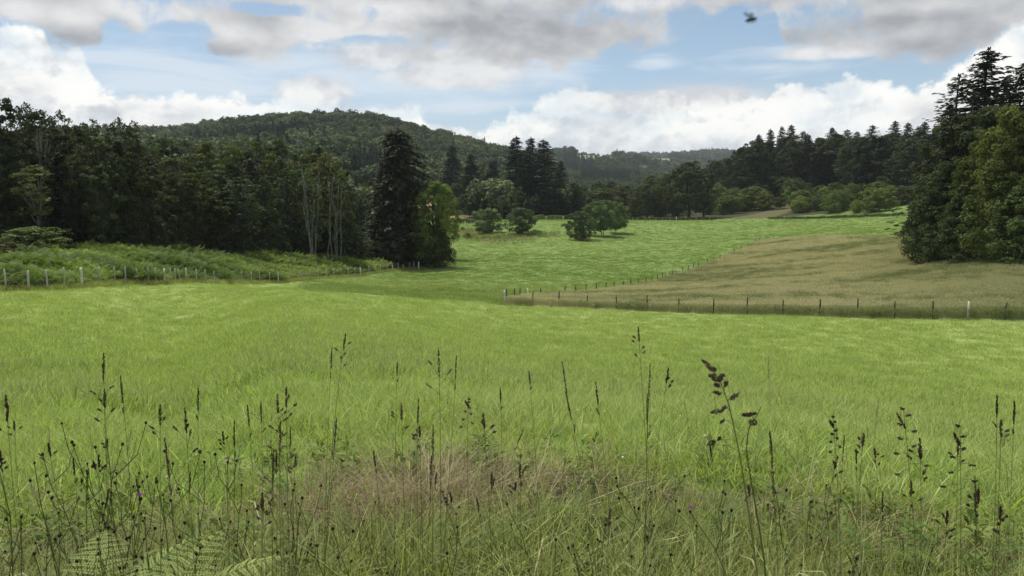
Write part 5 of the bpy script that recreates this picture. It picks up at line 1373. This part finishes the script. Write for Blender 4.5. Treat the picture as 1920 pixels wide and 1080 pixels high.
def knapweed(seed, px, py, label, group, flower=False, h=None, lean=None, heads=None):
    r = rng(seed); h = h or r.uniform(.55, .85); R = Rfor(py, h)
    x, y = polar(px, R, 1000); z = gz(x, y)-.02; H = topz(px, R, py)-z
    e = thing('knapweed', (x, y, z), label=label, cat='wildflower', group=group)
    g = Geo(); n = 8; t = np.linspace(0, 1, n); lv = r.normal(0, .24, 2) if lean is None else np.array(lean)
    # stem leans: foot is moved so that the top stays put
    e.location.x -= lv[0]*H; e.location.y -= lv[1]*H*.3
    pts = np.stack([lv[0]*H*t+r.normal(0, .006, n), lv[1]*.3*H*t+r.normal(0, .006, n), H*t], -1)
    g.tube(pts, np.linspace(.0028, .0013, n), 5, .15, cap=False)
    ends = [pts[-1]]
    for k in range(heads or r.integers(3, 7)):
        i = r.integers(3, n-1); a = pts[i]; th = r.uniform(0, 6.28); L = H*r.uniform(.12, .3)
        b = a+np.array([math.cos(th)*L*.55, math.sin(th)*L*.4, L*.85]); m = (a+b)/2+np.array([math.cos(th)*L*.12, math.sin(th)*L*.1, -.01])
        g.tube(np.array([a, m, b]), [.0017, .0014, .0011], 4, .15, cap=False); ends.append(b)
    for k in range(10):
        i = r.integers(0, n-1); c = pts[i]; th = r.uniform(0, 6.28); L = r.uniform(.04, .11); d = np.array([math.cos(th), math.sin(th), .5]); s = np.cross(d, [0, 0, 1])
        g.add([c, c+d*L*.5+s*.006, c+d*L, c+d*L*.5-s*.006], [[0, 1, 2, 3]], None, .3)
    put('stem', g.build('stem', [M_stem]), e)
    for k, b in enumerate(ends):
        g = Geo(); s = r.uniform(.55, .85)
        g.lathe(np.array([[0, -.004], [.0045, -.002], [.0068, .003], [.0062, .008], [.004, .012], [0.0001, .013]])*s, 8, b, (r.normal(0, .2), r.normal(0, .2), 1), r.uniform(0, 1))
        bd = put('bud', g.build('bud', [M_bud], True), e)
        if flower and k < 1:
            g = Geo(); m = 22; th = r.uniform(0, 6.28, m); d = np.stack([np.cos(th), np.sin(th), r.uniform(.4, 1.4, m)], -1); d /= np.linalg.norm(d, axis=1)[:, None]
            g.cards(b+np.array([0, 0, .012])+d*.008, np.cross(d, r.normal(size=(m, 3))), .006, r.uniform(0, 1, m), .35, r, d)
            put('flower', g.build('flower', [M_purple]), bd)
def build_knapweed():
    r = rng(700)
    L = [(95, 850, 'first branching knapweed from the left, round black buds'), (70, 870, 'knapweed with black buds beside the leftmost one'), (160, 885, 'dark branching knapweed between left edge and fern'),
         (145, 830, 'tall thin knapweed with tiny buds, left verge'), (240, 835, 'wiry knapweed with spread black buds left of the thick dark spike'), (205, 835, 'knapweed leaning right with several black buds'),
         (18, 875, 'knapweed at the left picture edge'), (300, 905, 'knapweed behind the fern at left'), (390, 870, 'knapweed with sparse buds right of the left fern')]
    for i, (px, py, lb) in enumerate(L): knapweed(710+i, px, py, lb, 'knapweeds in the left verge')
    knapweed(730, 428, 868, 'knapweed with one purple flower in the left verge', None, True); knapweed(731, 264, 935, 'knapweed with a small pink purple flower above the left fern', None, True)
    knapweed(732, 1300, 962, 'knapweed with a crimson flower in the right middle verge', None, True)
    for i, (px, py, lb) in enumerate([(1220, 925, 'knapweed with large round black head, centre right'), (1192, 955, 'knapweed left of the large black headed one'), (1270, 960, 'knapweed with egg-shaped black bud right of the stem bundle'), (1308, 990, 'knapweed with the blackest bud low at centre right'),
                                      (1046, 1015, 'low knapweed with twin black buds right of the ferns'), (1073, 1022, 'knapweed with round bud next to the twin-budded one'), (1184, 1045, 'lowest knapweed bud near the bottom, centre right'), (1120, 1013, 'knapweed with wide black bud under the leaning stalks')]):
        knapweed(740+i, px, py, lb, 'knapweeds in the middle verge', heads=2, h=r.uniform(.4, .6))
    for i in range(44):
        px = r.choice([r.uniform(0, 620), r.uniform(600, 1900)], p=[.62, .38]); py = r.uniform(880, 1060)
        where = 'left' if px < 640 else 'middle' if px < 1280 else 'right'
        knapweed(760+i, px, py, 'small dark budded knapweed scattered in the %s verge' % where, 'small knapweeds, %s verge' % where, h=r.uniform(.3, .6), heads=int(r.integers(1, 5)))
build_knapweed()

def fern(seed, px, py, R, label, fronds, group=None, tint=(1, 1, 1), ori=None, L=(.35, .55)):
    r = rng(seed); x, y = polar(px, R, py); z0 = topz(px, R, py); zg = gz(x, y)
    e = thing('fern', (x, y, zg), label=label, cat='fern', group=group)
    hgt = max(z0-zg, .08)
    for k in range(fronds):
        th = (ori[k] if ori else r.uniform(0, 6.28)); l = r.uniform(*L); g = Geo()
        d = (math.cos(th), math.sin(th))
        b0 = np.array([0, 0, 0]); b1 = np.array([r.normal(0, .05), r.normal(0, .05), hgt*.62])
        g.tube(np.array([b0, (b0+b1)/2+r.normal(0, .01, 3), b1]), [.004, .0035, .003], 5, .3, cap=False)
        frond(g, r, l, l*.32, b1, d, r.uniform(.75, 1.15), r.uniform(-.1, .5), 13, 12)
        o = put('frond', g.build('frond', [M_fern]), e, color=tint)
def build_ferns():
    G = 'ferns in the foreground verge'
    fern(801, 185, 1010, 2.35, 'large bright fern at the bottom left with two spread fronds', 3, G, (1.05, 1.1, .92), [0.9, 1.9, .2], (.34, .42))
    fern(802, 285, 1030, 2.3, 'bright arching fern just right of the large bottom left fern', 3, G, (1.0, 1.05, .9), [1.2, .4, 2.2], (.34, .42))
    fern(803, 95, 1045, 2.2, 'smaller curled fern near the bottom left corner', 3, G, (.95, 1.0, .8), [1.2, 2.4, .2], (.2, .28))
    fern(804, 30, 1050, 2.2, 'small fern in the very bottom left corner', 2, G, (.9, .95, .8), None, (.2, .28))
    spots = [(960, 985, 'dark green fern clump left of the bottom middle'), (1000, 950, 'fern clump at the middle of the verge'), (905, 1010, 'low shaded fern in front of the straw patch'), (1030, 1040, 'shaded fern near the bottom middle'),
             (1140, 975, 'spiky fern under the leaning twin-spiked stalk'), (1010, 910, 'feathery fern behind the middle clump'), (1060, 930, 'light feathery fern right of the middle clump'), (1290, 955, 'arching fern right of the stem bundle'),
             (1360, 935, 'fern behind the big drooping grass head stem'), (1330, 1000, 'dull fern low at centre right'), (1640, 985, 'loose fern in the right verge'), (1720, 950, 'dull green fern under the blurred brown head'), (1770, 1000, 'fern right of the dull green one in the right verge'),
             (1870, 990, 'fern near the right picture edge'), (1840, 1050, 'light fern at the bottom right'), (1545, 1040, 'low fern between middle and right verge')]
    for i, (px, py, lb) in enumerate(spots):
        q = Rfor(py, .22 if py < 960 else .27); fern(810+i, px, py, q, lb, 4, G, (.42, .50, .40) if i % 3 else (.62, .66, .50), None, (.15, .27))
build_ferns()

# ------------------------------------------------------------------ flying insect
def build_insect():
    Mb = plainmat('insect_body', (0.015, 0.015, 0.018), (0.03, 0.03, 0.035), 900, .4, 0)
    Mw = bpy.data.materials.new('insect_wing'); Mw.use_nodes = True; t = NT(Mw.node_tree); t.n.clear()
    out = t.node('ShaderNodeOutputMaterial'); a = t.node('ShaderNodeBsdfTransparent'); b = t.node('ShaderNodeBsdfDiffuse'); b.inputs[0].default_value = (.05, .055, .07, 1)
    mx = t.node('ShaderNodeMixShader'); mx.inputs[0].default_value = .55; t.l.new(a.outputs[0], mx.inputs[1]); t.l.new(b.outputs[0], mx.inputs[2]); t.l.new(mx.outputs[0], out.inputs[0])
    v = ray(1408, 37); D = .55; p = Vector((v[0]*D, v[1]*D, CAMZ+v[2]*D))
    e = thing('flying_insect', p, label='small dark fly hovering against the blue gap in the clouds', cat='insect')
    e.rotation_euler = (0.25, -0.25, 0.25)
    g = Geo()
    g.lathe(np.array([[.0001, -.0046], [.0008, -.0040], [.0013, -.0025], [.0013, -.001], [.0009, -.0002], [.0013, .0006], [.0014, .0018], [.0009, .0027], [.0006, .0029], [.0010, .0033], [.0009, .0042], [.0001, .0046]]), 10, axis=(1, 0, 0))
    put('body', g.build('body', [Mb], True), e)
    for s in (-1, 1):
        g = Geo(); pts = [(0.0008, 0), (.0015, .0018), (.0005, .0044), (-.0015, .0062), (-.0032, .0060), (-.0034, .0040), (-.0020, .0016), (-.0006, .0002)]
        V = [(px, s*(.0008+py*.55), .0008+py*.72) for px, py in pts]; c = np.mean(V, 0)
        g.add(V+[c], None, [[i, (i+1) % 8, 8] for i in range(8)]); put('wing', g.build('wing', [Mw]), e)
    for s in (-1, 1):
        for k in (-1, 0, 1):
            g = Geo(); g.tube(np.array([[k*.0008+.001, s*.001, -.0006], [k*.0016+.001, s*.0024, -.0012], [k*.002+.001, s*.0026, -.0030]]), .00012, 4); put('leg', g.build('leg', [Mb]), e)
build_insect()

# ------------------------------------------------------------------ valley air
def build_haze():
    g = Geo(); g.box((0, 2300, 95), (9000, 6400, 280))
    m = bpy.data.materials.new('air'); m.use_nodes = True; t = NT(m.node_tree); t.n.clear()
    out = t.node('ShaderNodeOutputMaterial'); v = t.node('ShaderNodeVolumePrincipled')
    v.inputs['Color'].default_value = (.80, .88, 1.0, 1); v.inputs['Density'].default_value = 0.00006; v.inputs['Anisotropy'].default_value = 0.1
    t.l.new(v.outputs[0], out.inputs['Volume'])
    o = put('haze', g.build('haze', [m])); tag(o, 'faint bluish summer haze over the valley', 'haze', kind='stuff')
build_haze()
